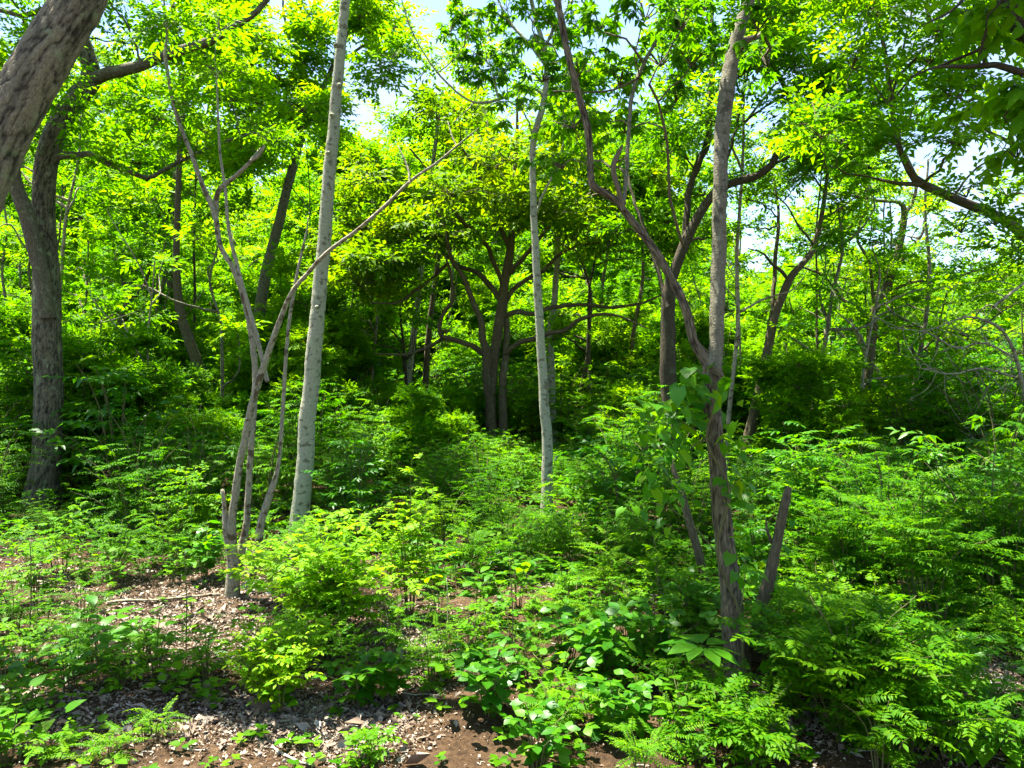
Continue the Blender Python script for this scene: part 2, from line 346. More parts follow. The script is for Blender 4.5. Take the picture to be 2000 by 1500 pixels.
# ------------------------------------------------------------------ trees
def trace(d, pts, dd=0.):
    """traced stem: pixels and width in pixels at distance d (drifting by dd) -> points and radii in metres"""
    k = len(pts); ds = d + dd * np.linspace(0, 1, k)
    return np.array([P(x, y, q) for (x, y, w), q in zip(pts, ds)]), np.array([w / 2 / F * q for (x, y, w), q in zip(pts, ds)])
class Tree:
    def __init__(s, name, label, base, bark, group=None, cat='tree'):
        s.base = np.array([base[0], base[1], float(gz(base[0], base[1]))]); s.bark = bark
        s.root = thing(name, label, cat, tuple(s.base), group); s.skel = []; s.srad = []; s.tw = MB(); s.leaf = []
    def stem(s, pts, rad, name='branch', sides=10, rough=.06, ground=False, step=None, skel=True, fissure=0.):
        pts = np.array(pts); rad = np.array(rad)
        if ground:
            d = unit(pts[0] - pts[1]); g = s.base.copy(); g[2] -= .12
            pts = np.vstack([g, pts]); rad = np.concatenate([[rad[0] * 1.35], rad])
        p, r = catmull(pts, rad, step or max(.04, rad.max() * 1.2))
        LL = np.concatenate([[0], np.cumsum(np.linalg.norm(np.diff(p, axis=0), axis=1))]); o_ = R() * 30; rq = max(r.mean(), .012)
        wob = np.stack([vnoise(np.stack([LL / rq * .16 + o_, LL * 0 + q_, LL * 0 + 2.5], -1)) - .5 for q_ in (3.5, 9.5, 17.5)], -1)
        p = p + rng.normal(0, 1, p.shape) * (r * (0 if fissure else .03))[:, None] + wob * (r * (.4 if name == 'trunk' else 1.6))[:, None] * np.minimum(1, LL / (rq * 6))[:, None]
        b = MB(); b.tube(p, r, sides, raw=True, rough=rough, fissure=fissure)
        put(name, b.build(name, s.bark, s.base), s.root)
        if skel: s.skel.append(p); s.srad.append(r)
    def clump(s, c, rad, tpl, twigs=12, per=6, scale=1., droop=.0, link=True, lo=.35):
        """a leafy clump: a bough from the nearest stem, twigs through the clump, sprays on the twigs"""
        c = np.asarray(c, float); rad = np.asarray(rad, float) * np.ones(3)
        if link and s.skel:
            A = np.vstack(s.skel); Rr = np.concatenate(s.srad)
            pen = np.linalg.norm(A - c, axis=1) + .6 * np.maximum(0, A[:, 2] - c[2] + .2)
            i = int(pen.argmin()); a = A[i]; L = np.linalg.norm(c - a)
            if L > .15:
                mid = a * .5 + c * .5 + np.array([U(-.12, .12), U(-.12, .12), U(-.02, .14)]) * L
                r0 = min(Rr[i] * .75, .006 + .011 * L); pp, rr = catmull(np.array([a, mid, c]), np.array([r0, r0 * .75, max(.004, r0 * .45)]), .12)
                pp[1:-1] += rng.normal(0, .012, pp[1:-1].shape); s.tw.tube(pp, rr, 5, raw=True)
                if L > .5: s.skel.append(pp[len(pp) // 3:]); s.srad.append(rr[len(rr) // 3:])
        d = unit(rng.normal(0, 1, (twigs, 3))); d[:, 2] = np.where(d[:, 2] < -.35, -d[:, 2] * .5, d[:, 2])
        crn = R()
        for k in range(twigs):
            e = c + d[k] * rad * U(.65, 1.1); b = c + (e - c) * .45 + rng.normal(0, .06, 3) * rad + [0, 0, .05]
            if tpl is not TP_FAR: s.tw.tube(np.array([c, b, e]), np.array([.0045, .003, .0015]) * (1 + rad.max() * .6), 3, raw=True, cap=False)
            t = rng.uniform(lo, 1.0, per)[:, None]; pos = c * (1 - t) ** 2 + 2 * b * t * (1 - t) + e * t * t
            D = unit(d[k][None] * .7 + rng.normal(0, .7, (per, 3)) * [1, 1, .45] + [0, 0, -droop])
            s.leaf.append((tpl, pos, D, scale * rng.uniform(.8, 1.2, per), np.clip(crn * .5 + R() * .3 + R(per) * .3, 0, 1)))
    def finish(s, mat, cname='crown'):
        if s.tw.n: put('twigs', s.tw.build('twigs', s.bark, s.base), s.root, 'stuff')
        if s.leaf:
            groups = {}
            for t in s.leaf: groups.setdefault(id(t[0]), []).append(t)
            VV = []; FF = []; RR = []; n = 0
            for g in groups.values():
                v, f, r = scatter(g[0][0], np.vstack([x[1] for x in g]), np.vstack([x[2] for x in g]), np.concatenate([x[3] for x in g]), np.concatenate([x[4] for x in g]))
                VV.append(v); FF.append(f + n); RR.append(r); n += len(v)
            put(cname, mesh(cname, np.vstack(VV) - s.base, np.vstack(FF), mat, rnd=np.concatenate(RR)), s.root, 'stuff')
        return s.root
def zone(t, n, x, y, d, r, tpl, holes=(), **kw):
    """n clumps whose centres fall in a window of the picture at distances d"""
    k = 0
    for _ in range(n * 6):
        px, py = U(*x), U(*y)
        if any(((px - h[0]) / h[2]) ** 2 + ((py - h[1]) / h[3]) ** 2 < 1 for h in holes): continue
        q = U(*r); t.clump(P(px, py, U(*d)), (q, q, q * .7), tpl, **kw); k += 1
        if k >= n: break
SKY_HOLES = [(1500, 430, 35, 45), (1700, 470, 30, 30), (1930, 400, 30, 35), (280, 60, 35, 30), (440, 30, 30, 30), (230, 215, 30, 25), (1640, 330, 25, 35), (1790, 250, 30, 40), (1270, 150, 25, 50), (1460, 190, 25, 40), (820, 120, 70, 75), (560, 15, 45, 40), (470, 235, 40, 35), (40, 35, 40, 25), (1560, 400, 30, 40), (1810, 450, 40, 30), (1880, 330, 35, 35), (1480, 480, 45, 25), (700, 175, 40, 30), (1215, 230, 40, 30)]

# -- left leaning trunk, close by
b = G(-300, 1400)
t = Tree('leaning_tree', 'thick ridged brown trunk leaning over the path beside the mossy forked tree', b, B_RIDGE)
p, r = trace(b[1], [(-290, 1250, 118), (-230, 900, 112), (-140, 580, 106), (-62, 400, 102), (0, 265, 98), (75, 130, 92), (150, 0, 86), (215, -130, 78), (300, -320, 64), (370, -520, 48), (400, -760, 30)], 1.0)
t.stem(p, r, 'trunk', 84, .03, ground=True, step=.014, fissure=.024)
p2, r2 = trace(b[1] + .7, [(215, -130, 50), (120, -300, 40), (-40, -480, 26), (-200, -640, 12)], .9); t.stem(p2, r2)
p3, r3 = trace(b[1] + .9, [(330, -400, 40), (520, -520, 30), (760, -680, 20), (900, -840, 9)], 1.6); t.stem(p3, r3)
for c in [(-200, -700), (-60, -560), (60, -760), (700, -760), (860, -860), (760, -960)]:
    q = U(.35, .55); t.clump(P(c[0], c[1], b[1] + U(.6, 2.2)), (q, q, q * .6), TP_TWIG, twigs=10, per=6)
t.finish(L_CROWN)

# -- mossy forked tree on the left
b = G(85, 985); D = b[1]
t = Tree('forked_tree', 'mossy dark tree forking into a long arching limb behind the thick leaning trunk', b, B_MOSS)
p, r = trace(D, [(86, 940, 60), (90, 880, 52), (94, 780, 50), (94, 690, 51), (93, 600, 50), (88, 500, 44), (84, 400, 40), (90, 310, 40), (112, 245, 38), (148, 195, 37), (176, 155, 36), (170, 105, 28), (156, 60, 26), (140, -30, 24), (150, -160, 20), (110, -300, 10)], .5)
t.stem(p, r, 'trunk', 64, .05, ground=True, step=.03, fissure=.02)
p, r = trace(D + .35, [(170, 165, 26), (200, 148, 24), (240, 136, 22), (300, 116, 20), (360, 100, 19), (420, 75, 16), (470, 45, 12), (520, 0, 10), (565, -60, 6)], -.6); t.stem(p, r)
p, r = trace(D + .2, [(92, 312, 20), (120, 302, 17), (150, 304, 15), (182, 300, 13), (215, 320, 11), (262, 338, 11), (288, 345, 9), (330, 328, 8), (372, 305, 7), (430, 280, 6), (500, 258, 4), (545, 238, 2)], .8); t.stem(p, r, rough=.12)
p, r = trace(D, [(92, 620, 30), (78, 540, 30), (60, 470, 30), (42, 400, 28), (30, 340, 25), (20, 270, 20), (-10, 180, 14), (-50, 80, 9)], -.4); t.stem(p, r)
p, r = trace(D + .4, [(148, 0, 14), (60, 25, 11), (0, 20, 9), (-50, 5, 6)], .3); t.stem(p, r)
zone(t, 84, (-120, 600), (-260, 330), (D - .6, D + 2.2), (.25, .45), TP_TWIG, SKY_HOLES, twigs=9, per=5, scale=1.0)
t.finish(L_LIME)

# -- slender brown tree behind, its stem rising the whole height
b = np.array([(408 - 1000) / F * 13, 13., 0])
t = Tree('slender_tree', 'slender dark brown tree with curved foot behind the grey stem cluster', b, B_MID)
p, r = trace(13, [(400, 800, 24), (388, 730, 22), (372, 670, 20), (352, 610, 18), (345, 540, 14), (345, 470, 12), (348, 380, 11), (351, 280, 11), (357, 180, 10), (347, 90, 10), (336, 0, 9), (330, -80, 7)], 0.)
t.stem(p, r, 'trunk', 10, ground=True)
zone(t, 14, (200, 520), (-150, 260), (12.2, 14.5), (.45, .7), TP_TWIG2, SKY_HOLES, twigs=12, per=6, scale=1.1)
t.finish(L_LIME)
b = np.array([(335 - 1000) / F * 16.5, 16.5, 0])
t = Tree('forked_sapling', 'thin dark tree with a narrow fork just under the arching limb', b, B_DARK)
p, r = trace(16.5, [(338, 700, 20), (334, 560, 17), (322, 450, 14), (303, 395, 12), (284, 345, 11), (264, 290, 9), (255, 220, 6)]); t.stem(p, r, 'trunk', 8, ground=True)
p, r = trace(16.5, [(319, 440, 9), (334, 395, 8), (342, 335, 6), (360, 260, 4)], .4); t.stem(p, r)
zone(t, 18, (120, 480), (150, 420), (15.5, 18.5), (.4, .7), TP_TWIG2, twigs=12, per=6, scale=1.25)
t.finish(L_LIME)

# -- cluster of thin grey stems
b = G(455, 1165); D = b[1]
t = Tree('stem_cluster', 'clump of thin pale grey leaning stems growing from one foot', b, B_GREY)
p, r = trace(D, [(455, 1120, 26), (452, 1040, 19), (456, 990, 15), (470, 900, 14), (495, 780, 14), (520, 700, 13), (548, 625, 11), (570, 570, 9), (602, 533, 8), (640, 492, 8), (700, 447, 7), (760, 395, 7), (800, 355, 6), (850, 320, 5), (890, 287, 4), (935, 250, 2)], -.5); t.stem(p, r, 'trunk', 10, ground=True)
p, r = trace(D + .03, [(458, 1130, 20), (470, 1085, 18), (482, 1010, 13), (488, 900, 12), (497, 790, 13), (497, 700, 12), (480, 600, 11), (456, 525, 10), (430, 480, 10), (420, 420, 11), (395, 360, 9), (370, 290, 8), (350, 240, 8), (334, 180, 7), (323, 110, 6), (326, 65, 4), (320, 0, 3)], .4); t.stem(p, r, 'trunk', 9)
p, r = trace(D + .3, [(421, 430, 9), (425, 385, 10), (440, 358, 9), (470, 335, 8), (505, 302, 7), (515, 284, 5)], -.1); t.stem(p, r, rough=.15)
p, r = trace(D + .25, [(430, 370, 5), (460, 345, 5), (492, 310, 4), (510, 288, 2)], .2); t.stem(p, r)
p, r = trace(D - .1, [(522, 745, 9), (515, 715, 9), (500, 650, 9), (480, 580, 8), (462, 515, 8), (446, 440, 7), (440, 370, 6), (430, 300, 5), (425, 200, 4), (423, 140, 2)], .3); t.stem(p, r, 'trunk', 8)
p, r = trace(D, [(478, 1150, 20), (495, 1110, 17), (508, 1030, 16), (528, 965, 14), (545, 900, 8), (552, 800, 8), (560, 680, 7), (566, 620, 7), (581, 530, 6), (597, 460, 4), (602, 425, 2)], .2); t.stem(p, r, 'trunk', 9)
p, r = trace(D - .05, [(444, 1060, 12), (440, 1010, 11), (434, 955, 7)], 0); t.stem(p, r, 'branch', 7)
p, r = trace(D - .43, [(800, 357, 4), (795, 325, 4), (777, 284, 2)], .1); t.stem(p, r, 'branch', 6)
p, r = trace(D - .46, [(892, 287, 3), (882, 262, 3), (874, 236, 1)], .1); t.stem(p, r, 'branch', 5)
for (x, y, q) in [(325, 60, .22), (424, 150, .2), (350, 215, .18), (300, 10, .3), (430, 60, .25)]:
    t.clump(P(x, y, D + .4), (q, q, q * .7), TP_TWIG, twigs=7, per=4, scale=.8)
t.finish(L_CROWN)

# -- tall pale straight trunk
b = G(584, 1050); D = b[1]
t = Tree('pale_tree', 'tall straight pale grey tree with dark mottled bark beside the grey stems', b, B_PALE)
p, r = trace(D, [(585, 1030, 40), (588, 985, 35), (596, 890, 33), (603, 800, 32), (611, 710, 31), (622, 600, 29), (632, 480, 27), (642, 370, 25), (650, 260, 23), (660, 150, 21), (668, 60, 19), (673, 0, 18), (682, -130, 17), (690, -300, 14), (720, -480, 10), (730, -640, 5)], 0.)
t.stem(p, r, 'trunk', 18, .04, ground=True, step=.05)
for (x, y, s_) in [(662, 168, 1), (651, 226, -1), (655, 90, 1), (640, 300, 1), (618, 600, 1)]:     # healed knots
    c = P(x, y, D - .05); e = c + np.array([s_ * .02, -.035, .004]); t.stem(np.array([c, c + (e - c) * .6, e]), np.array([.022, .02, .012]), 'knot', 8, .1, skel=False)
p, r = trace(D, [(684, -150, 10), (760, -230, 8), (850, -330, 5), (900, -420, 3)], .6); t.stem(p, r)
p, r = trace(D, [(686, -190, 10), (600, -300, 8), (500, -420, 5), (430, -480, 3)], .5); t.stem(p, r)
for k in range(6):
    q = U(.4, .6); t.clump(P(U(420, 980), U(-720, -260), D + U(-1.0, 1.2)), (q, q, q * .65), TP_TWIG, twigs=10, per=5)
t.finish(L_CROWN)

# -- grey leaning trunk behind the pale tree
b = np.array([(468 - 1000) / F * 15, 15., 0])
t = Tree('leaning_grey_tree', 'grey trunk slanting up behind the pale tree into lime foliage', b, B_SMOOTH)
p, r = trace(15, [(478, 780, 26), (495, 700, 24), (510, 600, 22), (527, 500, 20), (546, 430, 19), (566, 350, 18), (592, 255, 16), (622, 190, 12), (650, 130, 9), (690, 40, 6)]); t.stem(p, r, 'trunk', 10, ground=True)
p, r = trace(15, [(600, 240, 8), (590, 160, 7), (560, 60, 5), (550, -40, 3)], .5); t.stem(p, r)
p, r = trace(15, [(655, 125, 6), (710, 90, 5), (760, 60, 3), (800, 40, 2)], -.4); t.stem(p, r)
zone(t, 38, (400, 660), (-60, 330), (13.5, 16.5), (.35, .65), TP_TWIG2, SKY_HOLES + [(585, 300, 45, 60)], twigs=12, per=6, scale=1.25)
zone(t, 9, (690, 790), (-20, 150), (13.5, 15.5), (.4, .6), TP_TWIG2, twigs=12, per=5, scale=1.2)
t.finish(L_LIME)

# -- the spreading dark tree in the middle
D = 12.9; b = P(978, 900, D); b[2] = 0
t = Tree('spreading_tree', 'spreading dark twin-trunked tree with low wide branches in the middle of the wood', b, B_MID)
p, r = trace(D, [(972, 880, 30), (962, 840, 24), (957, 790, 22), (961, 735, 20), (968, 680, 20), (975, 620, 20), (985, 560, 18), (995, 500, 16), (1001, 440, 13), (1005, 350, 10), (1010, 260, 7), (1010, 190, 3)]); t.stem(p, r, 'trunk', 12, .1, ground=True)
p, r = trace(D - .1, [(986, 900, 20), (984, 850, 18), (982, 800, 17), (983, 740, 16), (988, 680, 14), (990, 640, 13), (985, 600, 12), (1000, 568, 10), (1030, 545, 9), (1065, 525, 8), (1092, 498, 7), (1130, 480, 5), (1200, 470, 3)], .5); t.stem(p, r, 'trunk', 10, .08)
for pts, dd in [
    ([(956, 790, 12), (950, 740, 13), (948, 690, 13), (942, 640, 10), (925, 590, 9), (905, 540, 8), (880, 500, 7), (868, 440, 6), (845, 400, 4)], -1.2),
    ([(948, 695, 9), (920, 675, 9), (890, 665, 8), (866, 660, 8), (859, 640, 7), (866, 612, 6), (884, 582, 6), (880, 535, 5), (870, 500, 3)], -1.0),
    ([(868, 661, 6), (830, 680, 5), (790, 692, 4), (735, 690, 2)], -1.0),
    ([(986, 690, 8), (1020, 667, 8), (1050, 658, 8), (1100, 645, 7), (1140, 620, 6), (1200, 615, 4), (1265, 642, 2)], -1.2),
    ([(982, 618, 7), (1010, 609, 8), (1045, 612, 7), (1080, 600, 7), (1130, 595, 6), (1200, 600, 5), (1260, 590, 4), (1310, 565, 2)], .6),
    ([(977, 585, 9), (955, 556, 9), (930, 532, 8), (900, 520, 7), (880, 506, 6), (866, 488, 6), (840, 460, 5), (800, 430, 4), (750, 395, 2)], .8),
    ([(874, 515, 6), (830, 555, 5), (808, 570, 5), (778, 590, 4), (725, 592, 2)], -1.),
    ([(996, 490, 8), (970, 420, 7), (935, 340, 5), (900, 285, 3)], -.8),
    ([(998, 470, 8), (1040, 415, 7), (1090, 355, 5), (1135, 300, 3)], .8),
    ([(1003, 380, 6), (960, 300, 5), (950, 230, 3)], .9),
    ([(985, 560, 8), (950, 480, 7), (900, 430, 6), (850, 350, 4), (800, 290, 3)], -1.5),
    ([(990, 540, 8), (1050, 470, 6), (1120, 400, 5), (1190, 370, 3)], -1.4)]:
    p, r = trace(D, pts, dd); t.stem(p, r * 1.25, 'branch', 8, .1)
for k in range(64):
    u = U(-1, 1); v = U(0, 1)
    px = 985 + 335 * u; top = 190 + 200 * abs(u) ** 2.0; bot = 450 + 100 * abs(u) + (60 if u < -.5 else 0)
    py = top + (bot - top) * v ** .9
    if abs(px - 985) < 110 and py > 440: continue
    if px < 930 and py < 215: continue
    q = U(.45, .75); t.clump(P(px, py, D + U(-2.3, 2.4) * math.sqrt(max(.1, 1 - u * u))), (q * 1.25, q * 1.25, q * .42), TP_TWIG2, twigs=12, per=6, scale=1.15, droop=.1)
t.finish(L_DARK)

# -- mottled pale trunk right of it
b = G(1068, 1005); D = b[1]
t = Tree('mottled_tree', 'slender white mottled trunk standing right of the spreading dark tree', b, B_PALE)
p, r = trace(D, [(1069, 985, 25), (1070, 930, 22), (1068, 850, 21), (1061, 760, 19), (1055, 660, 17), (1050, 560, 16), (1045, 470, 14), (1042, 400, 13), (1040, 295, 12), (1047, 250, 12), (1061, 205, 12), (1068, 150, 11), (1063, 95, 10), (1046, 35, 9), (1032, -40, 8), (1030, -160, 6), (1045, -300, 3)]); t.stem(p, r, 'trunk', 12, .04, ground=True)
for pts, dd in [([(1068, 130, 8), (1040, 95, 7), (1008, 58, 6), (985, 25, 5), (960, -30, 3)], .4),
    ([(1063, 190, 6), (1048, 176, 5), (1022, 172, 5), (1000, 186, 5), (962, 197, 5), (926, 200, 4), (892, 180, 4), (860, 148, 4), (835, 115, 3), (805, 62, 3), (785, 0, 2), (780, -60, 1)], -.7),
    ([(926, 200, 3), (905, 222, 2), (885, 240, 1)], 0.),
    ([(1041, 430, 5), (1062, 378, 5), (1082, 335, 4), (1100, 280, 2)], -.4),
    ([(1062, 90, 6), (1100, 30, 5), (1150, -60, 4), (1190, -160, 2)], .5)]:
    p, r = trace(D, pts, dd); t.stem(p, r, 'branch', 7, .08)
for c in [(905, 30), (960, 60), (990, 20), (1005, 110), (950, 120), (1040, 45), (985, 150), (1090, 95), (1110, 175), (1020, 215), (1085, 10), (905, 95), (940, 160), (880, 60), (1130, 60), (1100, 240), (1150, 140), (1010, -60), (1080, -90), (930, -70), (1140, -120), (1060, -220), (1000, -180), (960, -280), (1120, -260), (1180, -40)]:
    q = U(.25, .4); t.clump(P(c[0], c[1], D + U(-.5, .7)), (q, q, q * .8), TP_PALM, twigs=7, per=5, scale=.85, droop=.2)
t.finish(L_CROWN)
b = np.array([(1082 - 1000) / F * 14, 14., 0])
t = Tree('pale_tree', 'pale smooth trunk half hidden right behind the slender mottled trunk', b, B_PALE)
p, r = trace(14, [(1080, 860, 20), (1077, 760, 17), (1075, 660, 15), (1083, 580, 13), (1089, 490, 11), (1092, 400, 9), (1100, 300, 7), (1105, 200, 4)]); t.stem(p, r, 'trunk', 10, ground=True)
zone(t, 9, (1050, 1230), (150, 380), (13.4, 15.6), (.4, .7), TP_TWIG2, SKY_HOLES, twigs=12, per=6, scale=1.2)
t.finish(L_LIME)

# -- right foreground tree: short trunk, knot, two stems
b = G(1440, 1315); D = b[1]
t = Tree('twin_stem_tree', 'brown tree in the foreground splitting at a swollen knot into two stems', b, B_BROWN)
p, r = trace(D, [(1440, 1290, 52), (1432, 1220, 45), (1425, 1130, 39), (1411, 1020, 37), (1400, 900, 35), (1392, 810, 34), (1391, 760, 39), (1392, 725, 40), (1378, 700, 26), (1356, 668, 19), (1345, 622, 17), (1334, 590, 16), (1320, 560, 17), (1300, 525, 16), (1280, 490, 16), (1254, 455, 16), (1226, 420, 15), (1204, 392, 15), (1180, 376, 15), (1157, 358, 15), (1152, 300, 14), (1145, 240, 14), (1128, 180, 13), (1110, 110, 13), (1098, 50, 13), (1088, 0, 13), (1070, -120, 11), (1080, -280, 8), (1060, -420, 4)], .25)
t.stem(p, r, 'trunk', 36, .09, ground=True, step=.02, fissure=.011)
keep = t.bark; t.bark = B_SMOOTH
p, r = trace(D + .03, [(1394, 735, 26), (1397, 690, 27), (1400, 600, 28), (1404, 500, 28), (1406, 400, 27), (1408, 310, 28), (1412, 240, 30), (1420, 175, 30), (1431, 110, 27), (1446, 50, 24), (1463, 0, 22), (1490, -100, 20), (1500, -260, 15), (1540, -420, 9), (1540, -560, 4)], .25); t.stem(p, r, 'trunk', 18, .07, step=.03)
p, r = trace(D + .12, [(1217, 405, 7), (1220, 370, 8), (1226, 300, 8), (1231, 210, 8), (1245, 150, 8), (1266, 108, 7), (1292, 55, 6), (1318, -10, 6), (1350, -100, 4)], .6); t.stem(p, r, 'branch', 8)
t.bark = keep
p, r = trace(D + .1, [(1218, 412, 10), (1208, 370, 11), (1196, 332, 11), (1203, 306, 10), (1216, 283, 4)], .0); t.stem(p, r, 'branch', 8, .15)
p, r = trace(D + .1, [(1200, 318, 5), (1212, 312, 4), (1222, 309, 2)], -.05); t.stem(p, r, 'branch', 6, .1)
p, r = trace(D + .3, [(1250, 150, 4), (1200, 175, 4), (1150, 180, 3), (1080, 178, 2)], .2); t.stem(p, r, 'branch', 5)
p, r = trace(D + .3, [(1268, 165, 5), (1285, 200, 5), (1303, 280, 5), (1308, 380, 6), (1325, 450, 6), (1335, 480, 5)], .5); t.stem(p, r, 'branch', 6)
for a in range(7):     # ridged bark round the knot
    u = a / 6; p, r = trace(D - .01, [(1372 + 6 * u, 712 + 14 * u, 4), (1388 + 6 * u, 716 + 12 * u, 6), (1404, 726 + 10 * u, 6), (1413, 742 + 8 * u, 4)], 0); p[:, 1] -= .045 * np.array([.5, .9, .9, .3]); t.stem(p, r, 'bark_ridge', 6, .15, skel=False)
for c in [(1130, 150), (1170, 60), (1210, 170), (1260, 40), (1180, 230), (1120, 250), (1330, 60), (1350, 130), (1290, 130), (1080, 90), (1060, 160), (1220, 260), (1370, 30), (1320, 200), (1150, 320), (1100, 330), (1480, 60), (1500, 130),
          (1100, -160), (1000, -260), (1180, -220), (1260, -140), (1400, -120), (1480, -240), (1560, -330), (1620, -160), (1340, -300), (1090, -420), (1450, -460), (1560, -540), (1250, -420), (960, -440), (1650, -420)]:
    q = U(.16, .28); t.clump(P(c[0], c[1], D + U(.0, 1.1)), (q, q, q * .8), TP_PALM, twigs=7, per=4, scale=.62, droop=.2)
for k in range(5):
    q = U(.4, .55); t.clump(P(U(950, 1750), U(-1100, -600), D + U(.2, 1.6)), (q, q, q * .6), TP_TWIG, twigs=9, per=5)
t.finish(L_CROWN)

# -- broken stub beside it and a leaning stub behind
b = G(1478, 1285)
t = Tree('broken_trunk', 'lichen-spotted broken stub leaning away from the twin-stem tree foot', b, B_MID, cat='stump')
p, r = trace(b[1], [(1478, 1240, 28), (1484, 1190, 26), (1500, 1140, 25), (1514, 1080, 21), (1525, 1015, 19), (1534, 980, 17), (1541, 952, 12)], .1); t.stem(p, r, 'trunk', 12, .12, ground=True)
p, r = trace(b[1] + .08, [(1516, 1075, 8), (1500, 1040, 6), (1496, 1010, 3)], 0); t.stem(p, r, 'branch', 6, .1)
b = G(1385, 1150)
t = Tree('broken_trunk', 'short bare brown stub leaning left behind the twin-stem tree', b, B_MID, cat='stump')
p, r = trace(b[1], [(1372, 1110, 18), (1350, 1030, 16), (1332, 965, 13), (1315, 915, 9), (1312, 895, 4)], .1); t.stem(p, r, 'trunk', 10, .1, ground=True)

# -- dark tree behind the twin-stem tree with a big arching limb
D = 9.; b = P(1306, 960, D); b[2] = 0
t = Tree('arching_limb_tree', 'dark rough trunk behind the twin-stem tree with a long limb arching right', b, B_DARK)
p, r = trace(D, [(1306, 900, 36), (1306, 780, 32), (1305, 650, 30), (1306, 570, 27), (1320, 520, 22), (1337, 478, 20), (1362, 425, 18), (1392, 378, 17), (1430, 357, 15), (1475, 345, 15), (1508, 322, 15), (1522, 290, 14), (1555, 265, 12), (1620, 232, 9), (1690, 208, 5), (1750, 180, 2)], -.4); t.stem(p, r, 'trunk', 12, .1, ground=True)
for pts, dd, w in [([(1552, 268, 11), (1543, 200, 9), (1527, 160, 9), (1506, 118, 8), (1492, 60, 6), (1480, 0, 4)], -.3, 8),
    ([(1336, 480, 12), (1344, 380, 13), (1380, 280, 14), (1388, 160, 12), (1392, 60, 9), (1380, -60, 5)], .6, 8),
    ([(1408, 350, 6), (1435, 260, 6), (1452, 180, 5), (1470, 90, 3)], .3, 6), ([(1440, 250, 5), (1500, 205, 4), (1580, 170, 3), (1640, 190, 2)], .2, 6),
    ([(1305, 600, 10), (1270, 480, 8), (1235, 380, 6), (1220, 300, 4)], .8, 7)]:
    p, r = trace(D - .15, pts, dd); t.stem(p, r, 'branch', w, .1)
zone(t, 60, (1290, 1740), (-120, 330), (D - 1.2, D + 1.6), (.35, .6), TP_TWIG, SKY_HOLES + [(1480, 300, 40, 40)], twigs=11, per=5, scale=1.)
zone(t, 9, (1180, 1460), (240, 480), (D, D + 2), (.35, .55), TP_TWIG, SKY_HOLES, twigs=11, per=5, scale=1.)
t.finish(L_CROWN)

# -- slim dark leaning tree on the right
D = 10.5; b = P(1445, 940, D); b[2] = 0
t = Tree('slim_leaning_tree', 'slim dark leaning tree forking high, right of the twin-stem tree', b, B_MID)
p, r = trace(D, [(1453, 900, 22), (1470, 820, 20), (1489, 740, 20), (1500, 680, 18), (1511, 620, 18), (1530, 572, 16), (1542, 545, 15), (1562, 522, 13), (1586, 490, 11), (1601, 440, 9), (1611, 380, 8), (1620, 310, 6), (1632, 250, 4), (1640, 190, 2)]); t.stem(p, r, 'trunk', 10, .06, ground=True)
for pts, dd in [([(1540, 548, 8), (1528, 530, 7), (1508, 515, 6), (1490, 495, 4), (1460, 485, 2)], -.4), ([(1500, 700, 10), (1506, 640, 9), (1512, 570, 9), (1514, 500, 8), (1520, 420, 6), (1510, 340, 3)], .4),
    ([(1590, 480, 5), (1560, 440, 4), (1535, 400, 3), (1500, 370, 2)], -.5), ([(1605, 430, 5), (1650, 400, 4), (1690, 370, 2)], .4), ([(1612, 380, 4), (1580, 330, 3), (1560, 290, 2)], .5)]:
    p, r = trace(D, pts, dd); t.stem(p, r, 'branch', 7)
zone(t, 24, (1440, 1720), (260, 480), (D - .8, D + 1.4), (.3, .5), TP_TWIG, SKY_HOLES, twigs=9, per=5, scale=.95)
t.finish(L_CROWN)

# -- right tree with curling branches against the sky
D = 12.5; b = P(1680, 905, D); b[2] = 0
t = Tree('curling_branch_tree', 'dark tree with curling bare branches against the open sky', b, B_MID)
p, r = trace(D, [(1683, 850, 20), (1694, 740, 18), (1705, 640, 18), (1712, 592, 17), (1731, 560, 15), (1750, 510, 14), (1762, 452, 13), (1766, 412, 12), (1755, 395, 7), (1715, 392, 6), (1660, 382, 4), (1610, 375, 2)]); t.stem(p, r, 'trunk', 10, .05, ground=True)
for pts, dd in [([(1765, 420, 8), (1782, 395, 7), (1790, 350, 5), (1770, 300, 3)], .3), ([(1704, 622, 9), (1672, 600, 8), (1642, 582, 7), (1620, 550, 6), (1582, 526, 5), (1540, 520, 3)], -.6),
    ([(1752, 522, 7), (1776, 490, 6), (1800, 458, 5), (1806, 432, 5), (1816, 410, 4), (1860, 385, 3), (1900, 360, 2)], .4), ([(1708, 605, 6), (1702, 548, 6), (1698, 512, 6), (1676, 470, 5), (1680, 435, 5), (1695, 405, 4), (1690, 360, 2)], -.4),
    ([(1735, 570, 6), (1790, 550, 5), (1850, 545, 4), (1930, 520, 2)], -.6), ([(1712, 660, 5), (1750, 640, 4), (1800, 640, 3), (1850, 660, 2)], -.6)]:
    p, r = trace(D, pts, dd); t.stem(p, r, 'branch', 7)
zone(t, 30, (1590, 1980), (380, 620), (D - .6, D + 1.6), (.35, .55), TP_TWIG, SKY_HOLES, twigs=9, per=4, scale=1.)
t.finish(L_LIME)

